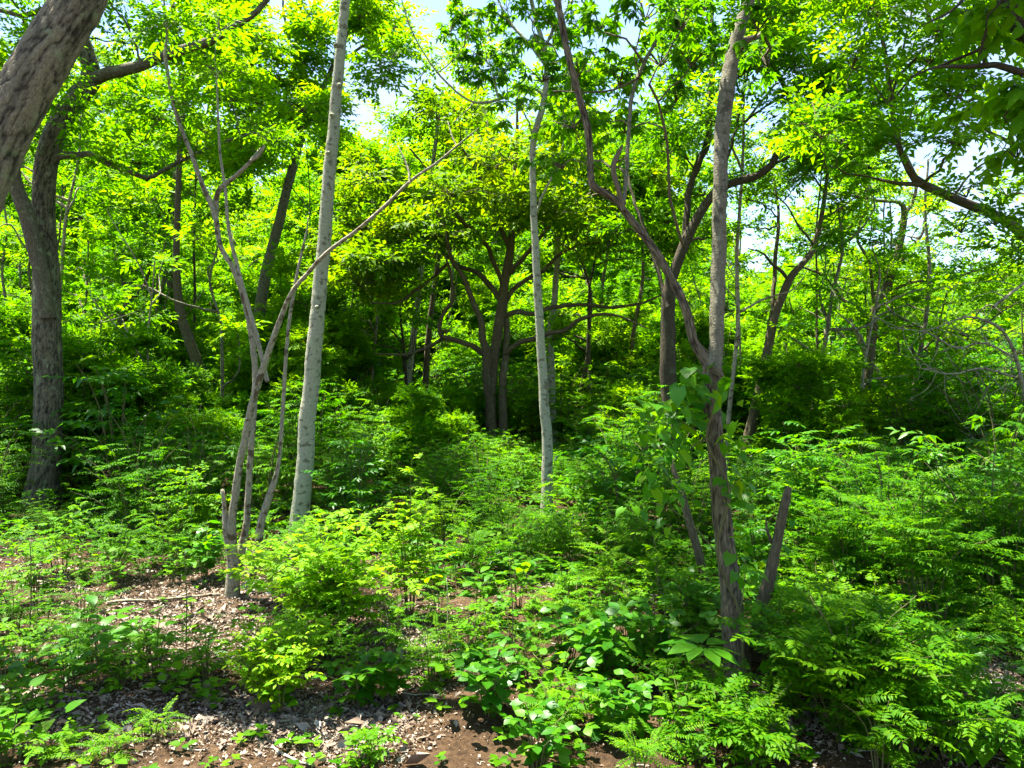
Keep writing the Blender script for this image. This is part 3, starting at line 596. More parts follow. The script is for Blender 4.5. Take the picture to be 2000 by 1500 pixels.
# -- leaning pale poles, thin white trunk behind it
for nm, lab, d, pts in [('leaning_pole', 'pale grey dead pole slanting behind the tree with curling branches', 14., [(1762, 880, 14), (1745, 810, 13), (1718, 735, 11), (1690, 690, 9), (1660, 620, 6), (1640, 560, 3)]),
                        ('leaning_pole', 'thinner whitish pole slanting left of the dead grey pole', 14.5, [(1722, 870, 9), (1708, 800, 8), (1690, 730, 7), (1650, 660, 6), (1600, 620, 4), (1560, 600, 2)]),
                        ('white_trunk', 'thin upright white trunk between the slim leaning and curling-branch trees', 17., [(1630, 800, 11), (1632, 700, 11), (1633, 600, 10), (1638, 520, 8), (1640, 440, 6), (1645, 330, 3)])]:
    b = P(pts[0][0], 880, d); b[2] = 0; t = Tree(nm, lab, b, B_PALE if 'white' in nm else B_GREY, cat='dead pole' if 'pole' in nm else 'tree')
    p, r = trace(d, pts); t.stem(p, r, 'trunk', 8, ground=True)
    if nm == 'white_trunk': zone(t, 9, (1560, 1740), (330, 560), (16.5, 18), (.5, .7), TP_TWIG2, SKY_HOLES, twigs=9, per=5, scale=1.2); t.finish(L_LIME)

# -- tree beyond the right edge sending a thick limb into view
D = 6.; b = np.array([4.9, 6.3, 0])
t = Tree('limb_tree', 'grey-brown tree sending a thick forked limb in above the dead brush tangle', b, B_MID)
p, r = trace(D, [(2190, 1050, 44), (2170, 800, 40), (2120, 620, 34), (2060, 520, 26), (2005, 465, 22), (1960, 430, 20), (1900, 402, 18), (1850, 382, 17), (1806, 362, 17), (1786, 348, 15), (1766, 312, 12), (1751, 270, 10), (1741, 200, 9), (1733, 130, 8), (1722, 70, 7), (1706, 0, 6), (1690, -100, 4)], -.5); t.stem(p, r, 'trunk', 12, .07, ground=True)
for pts, dd in [([(1800, 362, 10), (1770, 359, 9), (1740, 355, 7), (1712, 349, 5)], .1), ([(1748, 268, 5), (1775, 235, 4), (1790, 200, 3), (1830, 180, 2)], .3), ([(1742, 190, 5), (1765, 90, 4), (1785, 0, 3), (1800, -90, 2)], -.3), ([(1740, 210, 4), (1700, 160, 3), (1660, 130, 2)], .2),
    ([(2120, 620, 20), (2080, 420, 16), (2040, 300, 12), (1980, 280, 8), (1900, 240, 4)], .4), ([(1860, 386, 5), (1905, 330, 4), (1960, 300, 3), (2010, 250, 2)], .3), ([(2080, 420, 12), (2100, 250, 9), (2080, 60, 6), (2060, -120, 3)], .5)]:
    p, r = trace(D - .3, pts, dd); t.stem(p, r, 'branch', 7, .08)
zone(t, 46, (1570, 2080), (-200, 330), (5.0, 6.6), (.2, .36), TP_TWIG, SKY_HOLES, twigs=8, per=5, scale=.8)
zone(t, 8, (1850, 2060), (330, 520), (5.4, 6.6), (.2, .3), TP_TWIG, SKY_HOLES, twigs=6, per=4, scale=.8)
t.finish(L_CROWN)

# -- near tree whose trunk cuts the top right corner
D = 4.; b = np.array([3.9, 4.2, 0])
t = Tree('corner_tree', 'dark overhanging trunk with twin bare branches and large drooping leaves', b, B_DARK)
p, r = trace(D, [(2420, 1100, 80), (2380, 800, 76), (2260, 500, 70), (2120, 260, 62), (2030, 95, 52), (1985, 10, 44), (1950, -80, 38), (1900, -240, 28), (1880, -420, 16)], -.2); t.stem(p, r, 'trunk', 14, .08, ground=True)
for pts, dd in [([(2075, 170, 18), (2010, 146, 15), (1960, 131, 13), (1930, 125, 12), (1888, 130, 9), (1826, 132, 5), (1780, 150, 3)], -.1), ([(2010, 62, 9), (1985, 71, 8), (1940, 85, 7), (1882, 110, 6), (1835, 129, 5)], .1), ([(1960, -60, 10), (1900, -20, 8), (1860, 20, 5), (1800, 50, 2)], -.2),
    ([(2000, 40, 8), (1960, 20, 6), (1920, 25, 4), (1890, 40, 2)], .2), ([(2010, 146, 7), (1985, 190, 5), (1960, 230, 3)], -.1)]:
    p, r = trace(D - .15, pts, dd); t.stem(p, r, 'branch', 8, .06)
TP_HEARTSPRAY = []
for _ in range(4):
    ps = [(*stick((0, 0, 0), (0, .16, -.01), .0015), I3, O3)]
    for k in range(5):
        v, f = leafN(.06 * U(.8, 1.1), .043, .25, .05, .5, 4); ps.append((v, f, rot((1 if k % 2 else -1) * U(.4, 1.1), U(-.8, -.2), U(-.3, .3)), np.array([0, .03 + .03 * k, 0])))
    TP_HEARTSPRAY.append(assemble(ps))
for c in [(1890, 40), (1930, 60), (1970, 190), (1990, 240), (1930, 215), (2030, 270), (2020, 210), (1985, 310), (1950, 10), (2060, 120)]:
    q = U(.09, .15); t.clump(P(c[0], c[1], D - .1 + U(-.3, .3)), q, TP_HEARTSPRAY, twigs=5, per=3, droop=.4)
for k in range(7):
    q = U(.3, .45); t.clump(P(U(1500, 2300), U(-800, -250), D + U(-.5, 1.0)), (q, q, q * .6), TP_TWIG, twigs=9, per=5)
t.finish(L_LIME)

# ------------------------------------------------------------------ background trees and saplings (shared meshes)
def ZW(px): return 'far behind the mossy forked tree and grey stems' if px < 560 else ('far behind the spreading dark tree' if px < 1250 else 'far behind the twin-stem and curling-branch trees')
def ZS(px): return 'left of the pale tree' if px < 600 else ('round the spreading tree' if px < 1300 else 'right of the arching-limb tree')
class Proto:
    """a tree built once at the origin; copies share its meshes"""
    def __init__(s, h, w, nclump, bark, lean, tpl, trunk_r, leafscale, low=.35):
        s.parts = []
        tr = MB(); k = 7; z = np.linspace(-.15, h * .9, k)
        pts = np.stack([lean * z / h * h * .2 + rng.normal(0, .06, k) * z / h * 3, rng.normal(0, .06, k) * z / h * 3, z], -1); rad = np.interp(z, [0, h], [trunk_r, trunk_r * .2])
        P_, R_ = catmull(pts, rad, .25); tr.tube(P_, R_, 8, raw=True, rough=.05)
        tw = MB(); L = []
        fake = Tree.__new__(Tree); fake.skel = [P_[len(P_) // 3:]]; fake.srad = [R_[len(P_) // 3:]]; fake.tw = tw; fake.leaf = []
        for i in range(nclump):
            a = U(0, 6.283); q = math.sqrt(U(0, 1)); zz = U(low, 1.); env = math.sin(math.pi * min(1, .18 + .82 * (1 - (zz - low) / (1 - low)) ** .8 * .95)) ** .7
            c = np.array([math.cos(a) * q * w / 2 * env, math.sin(a) * q * w / 2 * env, zz * h]) + [lean * zz * .2 * h, 0, 0]
            rr = U(.4, .7) * (w / 4) ** .5; Tree.clump(fake, c, (rr, rr, rr * .6), tpl, twigs=10, per=6, scale=leafscale)
        s.trunk = tr.build('trunk', bark); s.twigs = tw.build('twigs', bark)
        v, f, r = scatter(tpl, np.vstack([x[1] for x in fake.leaf]), np.vstack([x[2] for x in fake.leaf]), np.concatenate([x[3] for x in fake.leaf]), np.concatenate([x[4] for x in fake.leaf]))
        s.crown = (v, f, r)
    def mats(s, mats): s.crowns = [mesh('crown', s.crown[0], s.crown[1], m_, rnd=s.crown[2]) for m_ in mats]; return s
    def place(s, name, label, cat, group, loc, sc, rz, mi=0):
        o = thing(name, label, cat, loc, group); o.rotation_euler = (0, 0, rz); o.scale = (sc, sc, sc)
        put('trunk', s.trunk, o); put('twigs', s.twigs, o, 'stuff'); put('crown', s.crowns[mi], o, 'stuff'); return o
BGM = [L_LIME, L_CROWN]
bgp = [Proto(8, 6.0, 52, B_SMOOTH, U(-.3, .3), TP_FAR, .11, 1.0, .34).mats(BGM) for _ in range(3)] + [Proto(8, 5.2, 44, B_MID, U(-.4, .4), TP_FAR, .10, 1.0, .3).mats(BGM) for _ in range(2)]
sap = [Proto(3.2, 2.0, 34, B_MID, U(-.3, .3), TP_TWIG2, .028, 1.0, .12).mats(BGM) for _ in range(4)]
def skyline(px):
    return float(np.interp(px, [-400, 0, 300, 640, 720, 800, 880, 960, 1100, 1250, 1400, 1480, 1600, 1750, 1900, 2000, 2400], [150, 200, 260, 300, 260, 200, 215, 260, 300, 330, 440, 530, 490, 515, 550, 490, 370]))
k = 0
for d, n_, u in [(17.5, 11, .18), (20.5, 14, .42), (24, 17, .68), (29, 20, .9), (36, 24, 1.0)]:
    half = 1000 + 420
    for i in range(n_):
        px = 1000 - half + (i + U(.1, .9)) * 2 * half / n_; dd = d + U(-1.2, 1.2)
        if d < 22 and abs(px - 985) < 300: continue
        ty = 560 + (skyline(px) - 560) * u + U(-30, 50); top = EYE + (720 - ty) / F * dd; pr = bgp[k % 5]
        x = (px - 1000) / F * dd
        pr.place('background_tree', ('distant slender lime-crowned tree ' if k % 3 else 'distant slender mid-green tree ') + ZW(px), 'tree',
                 ('distant lime crowned trees ' if k % 3 else 'distant mid-green trees ') + ZW(px), (x, dd, float(gz(x, dd))), top / 8.2, U(0, 6.28), 0 if k % 3 else 1); k += 1
# single far trunks the photograph shows
for px, d, w, bk_, h, lab in [(790, 15, 12, B_PALE, 7, 'thin white trunk far left of the spreading tree'), (818, 15.5, 12, B_MID, 6.5, 'thin brown trunk next to the far white trunk'), (856, 19, 7, B_SMOOTH, 6, 'very thin grey trunk between brown trunk and spreading tree'), (1216, 16, 9, B_MID, 6, 'thin reddish brown trunk far between mottled and arching-limb trees'), (1125, 15, 8, B_DARK, 4, 'thin dark sapling trunk right of the mottled trunk'), (295, 15, 12, B_SMOOTH, 5.5, 'smooth grey trunk in the thicket right of mossy forked tree'), (1145, 18, 9, B_MID, 6, 'thin brown trunk beyond the pale trunk half hidden by the mottled one')]:
    b = P(px, 880, d); t = Tree('far_trunk', lab, b, bk_)
    x = b[0]; p = np.array([[x + rng.normal(0, .05) + .1 * z, d + rng.normal(0, .05), z] for z in np.linspace(.1, h, 6)]); r = np.linspace(w, w * .4, 6) / 2 / F * d * 1.2
    t.stem(p, r, 'trunk', 8, ground=True)
    for q in range(7): t.clump(p[-1] + rng.normal(0, 1, 3) * [.9, .9, .7] + [0, 0, -.3], (.6, .6, .4), TP_TWIG2, twigs=9, per=6, scale=1.2)
    t.finish(L_LIME)
b = P(212, 850, 13.5); t = Tree('leaning_tree', 'brown leaning trunk with bare twigs between mossy forked and slender trees', b, B_MID)
p, r = trace(13.5, [(215, 740, 20), (222, 680, 18), (240, 620, 17), (252, 580, 15), (240, 550, 8), (225, 500, 5)]); t.stem(p, r, 'trunk', 8, ground=True)
p, r = trace(13.5, [(253, 590, 8), (280, 560, 6), (295, 520, 4)], .3); t.stem(p, r, 'branch', 6)
p, r = trace(13.4, [(250, 600, 4), (220, 615, 3), (190, 632, 2)], -.3); t.stem(p, r, 'branch', 5)
zone(t, 8, (180, 320), (440, 560), (13, 14.5), (.35, .55), TP_TWIG2, twigs=8, per=5); t.finish(L_CROWN)

k = 0
for i in range(165):
    d = 12.0 + 16 * (i / 165) ** 1.0 + U(-.6, .6); px = U(-350, 2350); x = (px - 1000) / F * d
    if abs(px - 985) < 260 and d < 16.5: continue
    hgt = U(1.5, 2.4) + .20 * (d - 12)
    if px > 1380: hgt *= .85
    sap[k % 4].place('sapling', ('bushy lime sapling ' if k % 4 else 'bushy dark green sapling ') + ZW(px), 'sapling', ('lime saplings ' if k % 4 else 'dark green saplings ') + ZW(px), (x, d, float(gz(x, d))), hgt / 3.2, U(0, 6.28), 0 if k % 4 else 1); k += 1

# thin crooked stems standing in the thicket
for i in range(46):
    d = U(9.5, 19); px = U(-200, 2200); x = (px - 1000) / F * d; h = U(2.5, 6.5); bk_ = [B_GREY, B_MID, B_DARK, B_SMOOTH][i % 4]
    if 720 < px < 1280 and d < 13.5: d += 5; x = (px - 1000) / F * d
    if 850 < px < 1110 and i % 4 in (0, 3): continue
    kind_ = ['pale grey', 'brown', 'blackish', 'smooth grey'][i % 4]
    t = Tree('thin_stem', 'thin crooked ' + kind_ + ' stem in the thicket ' + ZS(px), np.array([x, d, 0]), bk_, 'thin ' + kind_ + ' stems in the thicket ' + ZS(px), 'tree')
    k_ = 7; z = np.linspace(.05, h, k_); le = rng.normal(0, .09); p = np.stack([x + le * z + rng.normal(0, .05, k_) * z / 3, d + rng.normal(0, .05, k_) * z / 3, z], -1); r0 = U(.018, .05)
    t.stem(p, np.linspace(r0, r0 * .35, k_), 'trunk', 7, .08, ground=True)
    for j in range(int(U(3, 7))):
        a = t.skel[0][int(U(.35, .95) * (len(t.skel[0]) - 1))]; dr = unit([rng.normal(0, 1), rng.normal(0, .6), U(.2, 1.1)]); L = U(.5, 1.5)
        p = np.array([a, a + dr * L * .4 + rng.normal(0, .08, 3), a + dr * L * .75 + rng.normal(0, .12, 3), a + dr * L + rng.normal(0, .15, 3)]); t.stem(p, np.array([.55, .4, .28, .1]) * r0, 'branch', 5, .05)
        if R() < .75: t.clump(p[-1], (.3, .3, .2), TP_TWIG2, twigs=7, per=4, scale=1., link=False)
    t.finish(L_LIME if i % 2 else L_CROWN)

# ------------------------------------------------------------------ undergrowth shrubs (shared meshes)
class Shrub:
    def __init__(s, h, w, nst, per, tpl, mat, sc):
        st = MB(); pos = []; D = []; c = []
        for i in range(nst):
            a = U(0, 6.283); q = math.sqrt(U(.02, 1)) * w / 2; hh = h * U(.6, 1.05) * (1 - .3 * (q / (w / 2)) ** 2)
            e = np.array([math.cos(a) * q, math.sin(a) * q, hh]); b0 = np.array([math.cos(a) * q * .15, math.sin(a) * q * .15, -.05])
            m_ = b0 * .4 + e * .6 + np.array([0, 0, hh * .12]) - np.array([e[0], e[1], 0]) * .2
            pp, rr = catmull(np.array([b0, m_, e]), np.array([.008, .006, .002]), .15); st.tube(pp, rr, 4, raw=True, cap=False)
            cr = R()
            for j in range(per):
                t_ = U(.25, 1.0); x = pp[min(len(pp) - 1, int(t_ * (len(pp) - 1) + .5))]; aa = U(0, 6.283)
                pos.append(x + rng.normal(0, .02, 3)); D.append([math.cos(aa), math.sin(aa), U(-.15, .5)]); c.append(.5 * cr + .5 * R())
        v, f, r = scatter(tpl, np.array(pos), np.array(D), sc * rng.uniform(.75, 1.2, len(pos)), np.array(c), .35)
        s.st = st.build('stems', B_STEM); s.fo = mesh('foliage', v, f, mat, rnd=r)
    def place(s, name, label, cat, group, loc, sc, rz):
        o = thing(name, label, cat, loc, group); o.rotation_euler = (U(-.06, .06), U(-.06, .06), rz); o.scale = (sc, sc, sc)
        put('stems', s.st, o, 'stuff'); put('foliage', s.fo, o, 'stuff')
feath = [Shrub(1.25, 1.3, 16, 12, TP_FROND2, L_SHRUB, 1.0) for _ in range(5)]
featht = [Shrub(1.2, 1.2, 14, 14, TP_FROND, L_SHRUB, .85) for _ in range(4)]
broad = [Shrub(1.1, 1.2, 16, 11, [t_twig(8, .075, .22, leaf4, .55) for _ in range(4)], L_BUSH, 1.0) for _ in range(4)]
broad += [Shrub(1.1, 1.2, 14, 9, TP_PALM, L_SHRUB, .95) for _ in range(3)] + [Shrub(1.2, 1.1, 13, 10, [t_twig(7, .11, .24, leaf4, .4) for _ in range(4)], L_BROAD, .9) for _ in range(3)]
def near_edge(px):   # distance at which the thicket starts
    return float(np.interp(px, [-200, 0, 250, 450, 700, 900, 1150, 1350, 1500, 1650, 1900, 2200], [6.9, 6.9, 6.6, 6.7, 6.6, 6.0, 5.7, 5.5, 5.3, 5.0, 4.7, 4.5]))
CORR = [(85, 985, 8.8), (586, 1050, 7.05), (1068, 1000, 8.1), (478, 1160, 5.3), (1440, 1310, 3.95), (975, 850, 12.9), (1455, 890, 10.5), (1685, 840, 12.5), (1305, 790, 9.), (1530, 1000, 4.1), (500, 800, 15), (395, 780, 13), (1340, 960, 5.4), (1080, 880, 14), (790, 780, 17), (818, 790, 16)]
def fit(px, d, h, r):
    for cx, by, dp in CORR:
        if d < dp and abs(px - cx) < r / d * F * .75 + 14:
            h = min(h, EYE - (by - 12 - 720) * d / F)
    return h
placed = []
def try_place(x, y, r):
    for a, b_, c in placed:
        if (a - x) ** 2 + (b_ - y) ** 2 < (r * .52 + c * .52) ** 2: return False
    placed.append((x, y, r)); return True
cnt = {'f': 0, 'b': 0}
for i in range(2600):
    d = 4.6 + 15 * R() ** 1.2; px = U(-280, 2280); x = (px - 1000) / F * d
    if d < near_edge(px): continue
    h = float(np.interp(px, [0, 500, 700, 950, 1300, 1500, 2000], [1.75, 1.5, 1.15, 1.0, 1.15, 1.3, 1.45])) * U(.75, 1.15)
    ed = d - near_edge(px); h *= U(.75, 1.25) * (1 + .12 * max(0, d - 7.5))
    if ed < 1.0: h *= .62 + .38 * ed
    if math.hypot(x - 0.5, d - 8.0) < .55 or math.hypot(x + 2.0, d - 7.2) < .5 or math.hypot(x + 5.5, d - 8.8) < .6: h *= .55
    h = min(h, fit(px, d, h, .45 * h))
    if h < .28: continue
    r_ = .5 * h / 1.2 + .12
    if not try_place(x, d, r_): continue
    zn = 'left' if px < 560 else ('mid' if px < 1380 else 'right')
    where = {'left': 'the sunlit thicket round the mossy forked tree', 'mid': 'the shaded thicket below the spreading tree', 'right': 'the bright thicket right of the twin-stem tree'}[zn] + (', at the clearing edge' if ed < 1.3 else ', away from the clearing')
    if R() < .5 and cnt['f'] < 300:
        pr = (featht if d < 9 else feath); pr[int(U(0, len(pr)))].place('feathery_shrub', 'feathery-leaved shrub in ' + where, 'shrub', 'feathery shrubs in ' + where, (x, d, float(gz(x, d))), h / 1.25, U(0, 6.28)); cnt['f'] += 1
    elif cnt['b'] < 300:
        broad[int(U(0, len(broad)))].place('leafy_shrub', 'oval-leaved shrub in ' + where, 'shrub', 'oval-leaved shrubs in ' + where, (x, d, float(gz(x, d))), h / 1.2, U(0, 6.28)); cnt['b'] += 1

# leafy saplings standing higher than the shrubs
k = 0
for i in range(120):
    a_, c_ = [(-200, 60), (130, 560), (640, 900), (1110, 1280), (100, 560), (1540, 1650), (1740, 2150)][i % 7]; px = U(a_, c_); d = U(9., 13.); x = (px - 1000) / F * d; h = min(fit(px, d, U(1.5, 2.5), .5), EYE + (720 - (625 if px < 600 else (770 if px < 1300 else 712))) / F * d)
    if h < 1.0 or any(abs(q[0] - x) < .55 and abs(q[1] - d) < .7 for q in placed[-k:] if k): continue
    placed.append((x, d, .4)); k += 1
    sap[k % 4].place('sapling', 'bushy mid-green sapling standing above the shrubs ' + ZS(px), 'sapling', 'mid-green saplings above the shrubs ' + ZS(px), (x, d, float(gz(x, d))), h / 3.2, U(0, 6.28), k % 2)
    if k > 36: break
# low leafy ground cover between the shrubs
gp = []; gd = []
for i in range(15000):
    d = 4.2 + 14 * R() ** 1.3; px = U(-250, 2250)
    if d < near_edge(px) - .5 - .4 * R(): continue
    x = (px - 1000) / F * d; a = U(0, 6.283); gp.append([x, d, float(gz(x, d)) + U(.0, 1.) ** 1.5 * min(.38, .1 + .12 * (d - near_edge(px) + .9))]); gd.append([math.cos(a), math.sin(a), U(-.05, .6)])
v, f, r = scatter([t_twig(6, .075, .16, leaf4, .5) for _ in range(4)] + TP_FROND2[:2], np.array(gp), np.array(gd), rng.uniform(.6, 1.15, len(gp)), None, .5)
gc = put('ground_cover', mesh('ground_cover', v, f, L_SHRUB, rnd=r), kind='stuff'); gc['label'] = 'low green leafy ground cover under the thicket shrubs'; gc['category'] = 'ground cover'

# ------------------------------------------------------------------ foreground plants: every leaf an object
def tag(v): return v
def lm(tv, mat):
    v, f, ids = tv; lr = R(ids.max() + 1)[ids] * .6 + U(0, .4); return mesh('leaf', v, f, mat, rnd=lr)
def one(vf): return vf[0], vf[1], np.zeros(len(vf[1]), int)
def petiole(vf, ln=.05, r=.0018):
    ps = [(*stick((0, 0, 0), (0, ln, 0), r), I3, O3), (vf[0], vf[1], I3, np.array([0, ln, 0]))]; return assemble(ps)
def trifol(L=.09):
    ps = [(*stick((0, 0, 0), (0, .06, 0), .0016), I3, O3)]
    for a in (-1.25, 0, 1.25):
        v, f = leafN(L * U(.9, 1.1), L * .72, .2, .04, 0, 5); ps.append((v, f, rot(a + U(-.1, .1), U(-.3, .05)), np.array([0, .06, 0])))
    return assemble(ps)
LF_OVAL = [lm(t_frond(5, .16, .062, lambda l, w, d: leafN(l, w, d, .05, 0, 4), .52, .2), L_BUSH) for _ in range(6)]
LF_OVALY = [lm(t_frond(5, .16, .062, lambda l, w, d: leafN(l, w, d, .05, 0, 4), .52, .2), L_YEL) for _ in range(6)]
LF_PINN = [lm(t_frond(7, .22, .068, lambda l, w, d: leafN(l, w, d, .05, 0, 4), .42, .25), L_SHRUB) for _ in range(6)]
LF_FERN = [lm(t_frond(12, .26, .055, leaf4, .34, .2), L_SHRUB) for _ in range(6)]
LF_LIMEFERN = [lm(t_frond(12, .24, .05, leaf4, .34, .3), L_BUSH) for _ in range(5)]
LF_TRI = [lm(trifol(), L_BROAD) for _ in range(6)]
LF_BIG = [lm(petiole(leafN(.16 * U(.9, 1.1), .075, .3, .04)), L_BROAD) for _ in range(5)]
LF_HEART = [lm(petiole(leafN(.09 * U(.9, 1.1), .082, .3, .04, .6)), L_BROAD) for _ in range(5)]
LF_HEARTL = [lm(petiole(leafN(.09 * U(.9, 1.1), .07, .3, .04, .5)), L_BUSH) for _ in range(5)]
LF_ROUND = [lm(petiole(leafN(.075 * U(.9, 1.1), .06, .2, .03, .15)), L_BUSH) for _ in range(5)]
def add_leaf(root, me, p, d, s, rollj=.35, label=None):
    M = frames(np.array([d]), rollj)[0] * s
    o = bpy.data.objects.new('leaf', me); COL.objects.link(o); o.parent = root
    m4 = Matrix(M.tolist()).to_4x4(); m4.translation = Vector(p); o.matrix_local = m4
    if label: o['label'] = label
    return o
def plant(name, label, base, h, w, nst, per, leaves, sc, cat='plant', group=None, stem_r=.0034, up=.35, lo=.25, depth=None, tilt=(0, 0), stemmat=None):
    root = thing(name, label, cat, tuple(base), group)
    for i in range(nst):
        a = U(0, 6.283); q = math.sqrt((i + .5) / nst) * w / 2 * U(.8, 1.1); hh = h * U(.7, 1.05) * (1 - .35 * (2 * q / w) ** 2)
        if nst == 1: q *= .15; hh = h
        e = np.array([math.cos(a) * q + tilt[0] * hh, math.sin(a) * q * (depth or 1) + tilt[1] * hh, hh]); b0 = np.array([math.cos(a) * q * .12, math.sin(a) * q * .12, -.04])
        m_ = b0 * .4 + e * .6 + np.array([0, 0, hh * .14]) - np.array([e[0], e[1], 0]) * .22
        pp, rr = catmull(np.array([b0, m_, e]), np.array([stem_r, stem_r * .7, stem_r * .3]), .06); s_ = MB(); s_.tube(pp, rr, 5, raw=True)
        put('stem', s_.build('stem', stemmat or B_STEM), root)
        ph = U(0, 6.28)
        for j in range(per):
            t_ = lo + (1 - lo) * (j + U(.2, .8)) / per; x = pp[min(len(pp) - 1, int(t_ * (len(pp) - 1) + .5))]; ph += 2.4; 
            add_leaf(root, leaves[int(U(0, len(leaves)))], x, (math.cos(ph), math.sin(ph), U(up - .35, up + .25)), sc * U(.75, 1.15) * (1 - .25 * t_))
    return root
# bright bushes left of centre
plant('leafy_bush', 'dense bright yellow-green bush at the foot of the pale tree', G(655, 1245), .74, 1.45, 38, 12, LF_OVALY, 1.05, 'bush', depth=.8)
plant('leafy_bush', 'tall plume of yellow-green sprigs at the right shoulder of the bright bush', G(800, 1205), 1.02, .5, 10, 13, LF_OVALY, .95, 'bush')
plant('leafy_bush', 'small rounded bush with dark underside on the bare soil', G(530, 1375), .46, .66, 24, 12, LF_OVALY, .72, 'bush')
plant('leafy_bush', 'short yellow-green bush joining the rounded bush to the bright one', G(610, 1300), .38, .45, 10, 9, LF_OVALY, .7, 'bush')
# right foreground mass
plant('pinnate_bush', 'wide bush of pointed compound leaves beside the twin-stem tree foot', G(1660, 1430), .66, 1.2, 32, 12, LF_PINN, .9, 'bush', depth=.8)
plant('pinnate_bush', 'lower bush of compound leaves spilling toward the dry litter', G(1780, 1470), .42, .7, 14, 10, LF_PINN, .8, 'bush')
plant('pinnate_bush', 'compound-leaved bush against the broken stub', G(1590, 1330), .52, .7, 14, 10, LF_PINN, .9, 'bush')
plant('pinnate_bush', 'low compound-leaved bush in front of the twin-stem tree beside round-leaved herbs', G(1470, 1490), .34, .6, 12, 9, LF_PINN, .75, 'bush')
plant('fern_sprig', 'arching lime fern-like sprig above dry litter by the tall feathery bush', G(1850, 1370), .38, .5, 8, 9, LF_LIMEFERN, .95, 'plant', tilt=(.15, 0))
plant('fern_sprig', 'lime fern-like sprig beside the feathery bush with bare twigs', G(1990, 1300), .42, .5, 6, 8, LF_LIMEFERN, .95, 'plant')
plant('feathery_bush', 'tall feathery bush with dark shaded underside behind the dry litter', G(1800, 1235), .95, 1.1, 20, 11, LF_FERN, 1.0, 'bush', lo=.45)
plant('feathery_bush', 'feathery bush beside grey bare twigs of the dead brush', G(1960, 1215), 1.0, 1.0, 14, 11, LF_FERN, 1.0, 'bush', lo=.4)
plant('feathery_bush', 'feathery bush between the broken stub and the tall feathery bush', G(1650, 1175), .85, .8, 14, 11, LF_FERN, .95, 'bush', lo=.35)
# centre herbs
for i, (x, y, h, w, ns, lv, sc, lab) in enumerate([
    (1000, 1325, .40, .3, 5, LF_BIG, .62, 'pale leafy herb round the thin upright stem'), (940, 1330, .26, .3, 5, LF_TRI, .8, 'three-leaved herb left of the thin upright stem'), (760, 1365, .28, .30, 7, LF_TRI, .85, 'rounded three-leaved clump right of the small bush'),
    (1180, 1335, .42, .5, 9, LF_TRI, 1.05, 'spreading three-leaved clump left of the big whorled leaf'), (1280, 1330, .46, .5, 9, LF_TRI, 1.0, 'deep green three-leaved clump at the twin-stem tree foot'), (1230, 1270, .42, .5, 8, LF_OVAL, .8, 'pale sprawling herb behind the three-leaved clumps'),
    (1120, 1240, .36, .5, 8, LF_LIMEFERN, .8, 'pale lime feathery herb in the centre clearing'), (1060, 1410, .18, .34, 6, LF_ROUND, 1., 'low round-leaved herb on the bare soil'), (1160, 1420, .24, .4, 7, LF_ROUND, 1.1, 'round-leaved herb right of the bare soil patch'),
    (1240, 1440, .22, .3, 6, LF_TRI, .7, 'small three-leaved herb at the edge of the soil patch'), (1330, 1440, .30, .4, 7, LF_ROUND, 1., 'round-leaved herb in front of the twin-stem tree'), (1400, 1400, .32, .4, 8, LF_OVAL, .8, 'oval-leaved herb under the big whorled leaf'),
    (880, 1270, .22, .25, 4, LF_LIMEFERN, .6, 'tiny feathery sprig on the reddish soil'), (860, 1230, .34, .3, 4, LF_LIMEFERN, .7, 'feathery sprig with thin pale stalk'), (1010, 1190, .40, .3, 5, LF_BIG, .6, 'upright herb with narrow leaves behind the thin stem'),
    (1190, 1170, .45, .35, 6, LF_LIMEFERN, .9, 'yellowing feathery herb beside the shaded thicket'), (1100, 1190, .38, .4, 6, LF_PINN, .8, 'compound-leaved herb in the centre clearing'), (930, 1190, .34, .3, 5, LF_BIG, .8, 'large-leaved herb at the bright bush shadow'),
    (1350, 1250, .5, .4, 7, LF_PINN, .9, 'compound-leaved herb left of the twin-stem trunk'), (1290, 1200, .5, .5, 8, LF_OVAL, .9, 'oval-leaved herb at the shaded thicket edge'), (1150, 1290, .3, .35, 6, LF_ROUND, 1., 'pale round-leaved herb in the centre clearing')]):
    plant('herb', lab, G(x, y), h, w, ns, 6, lv, sc)
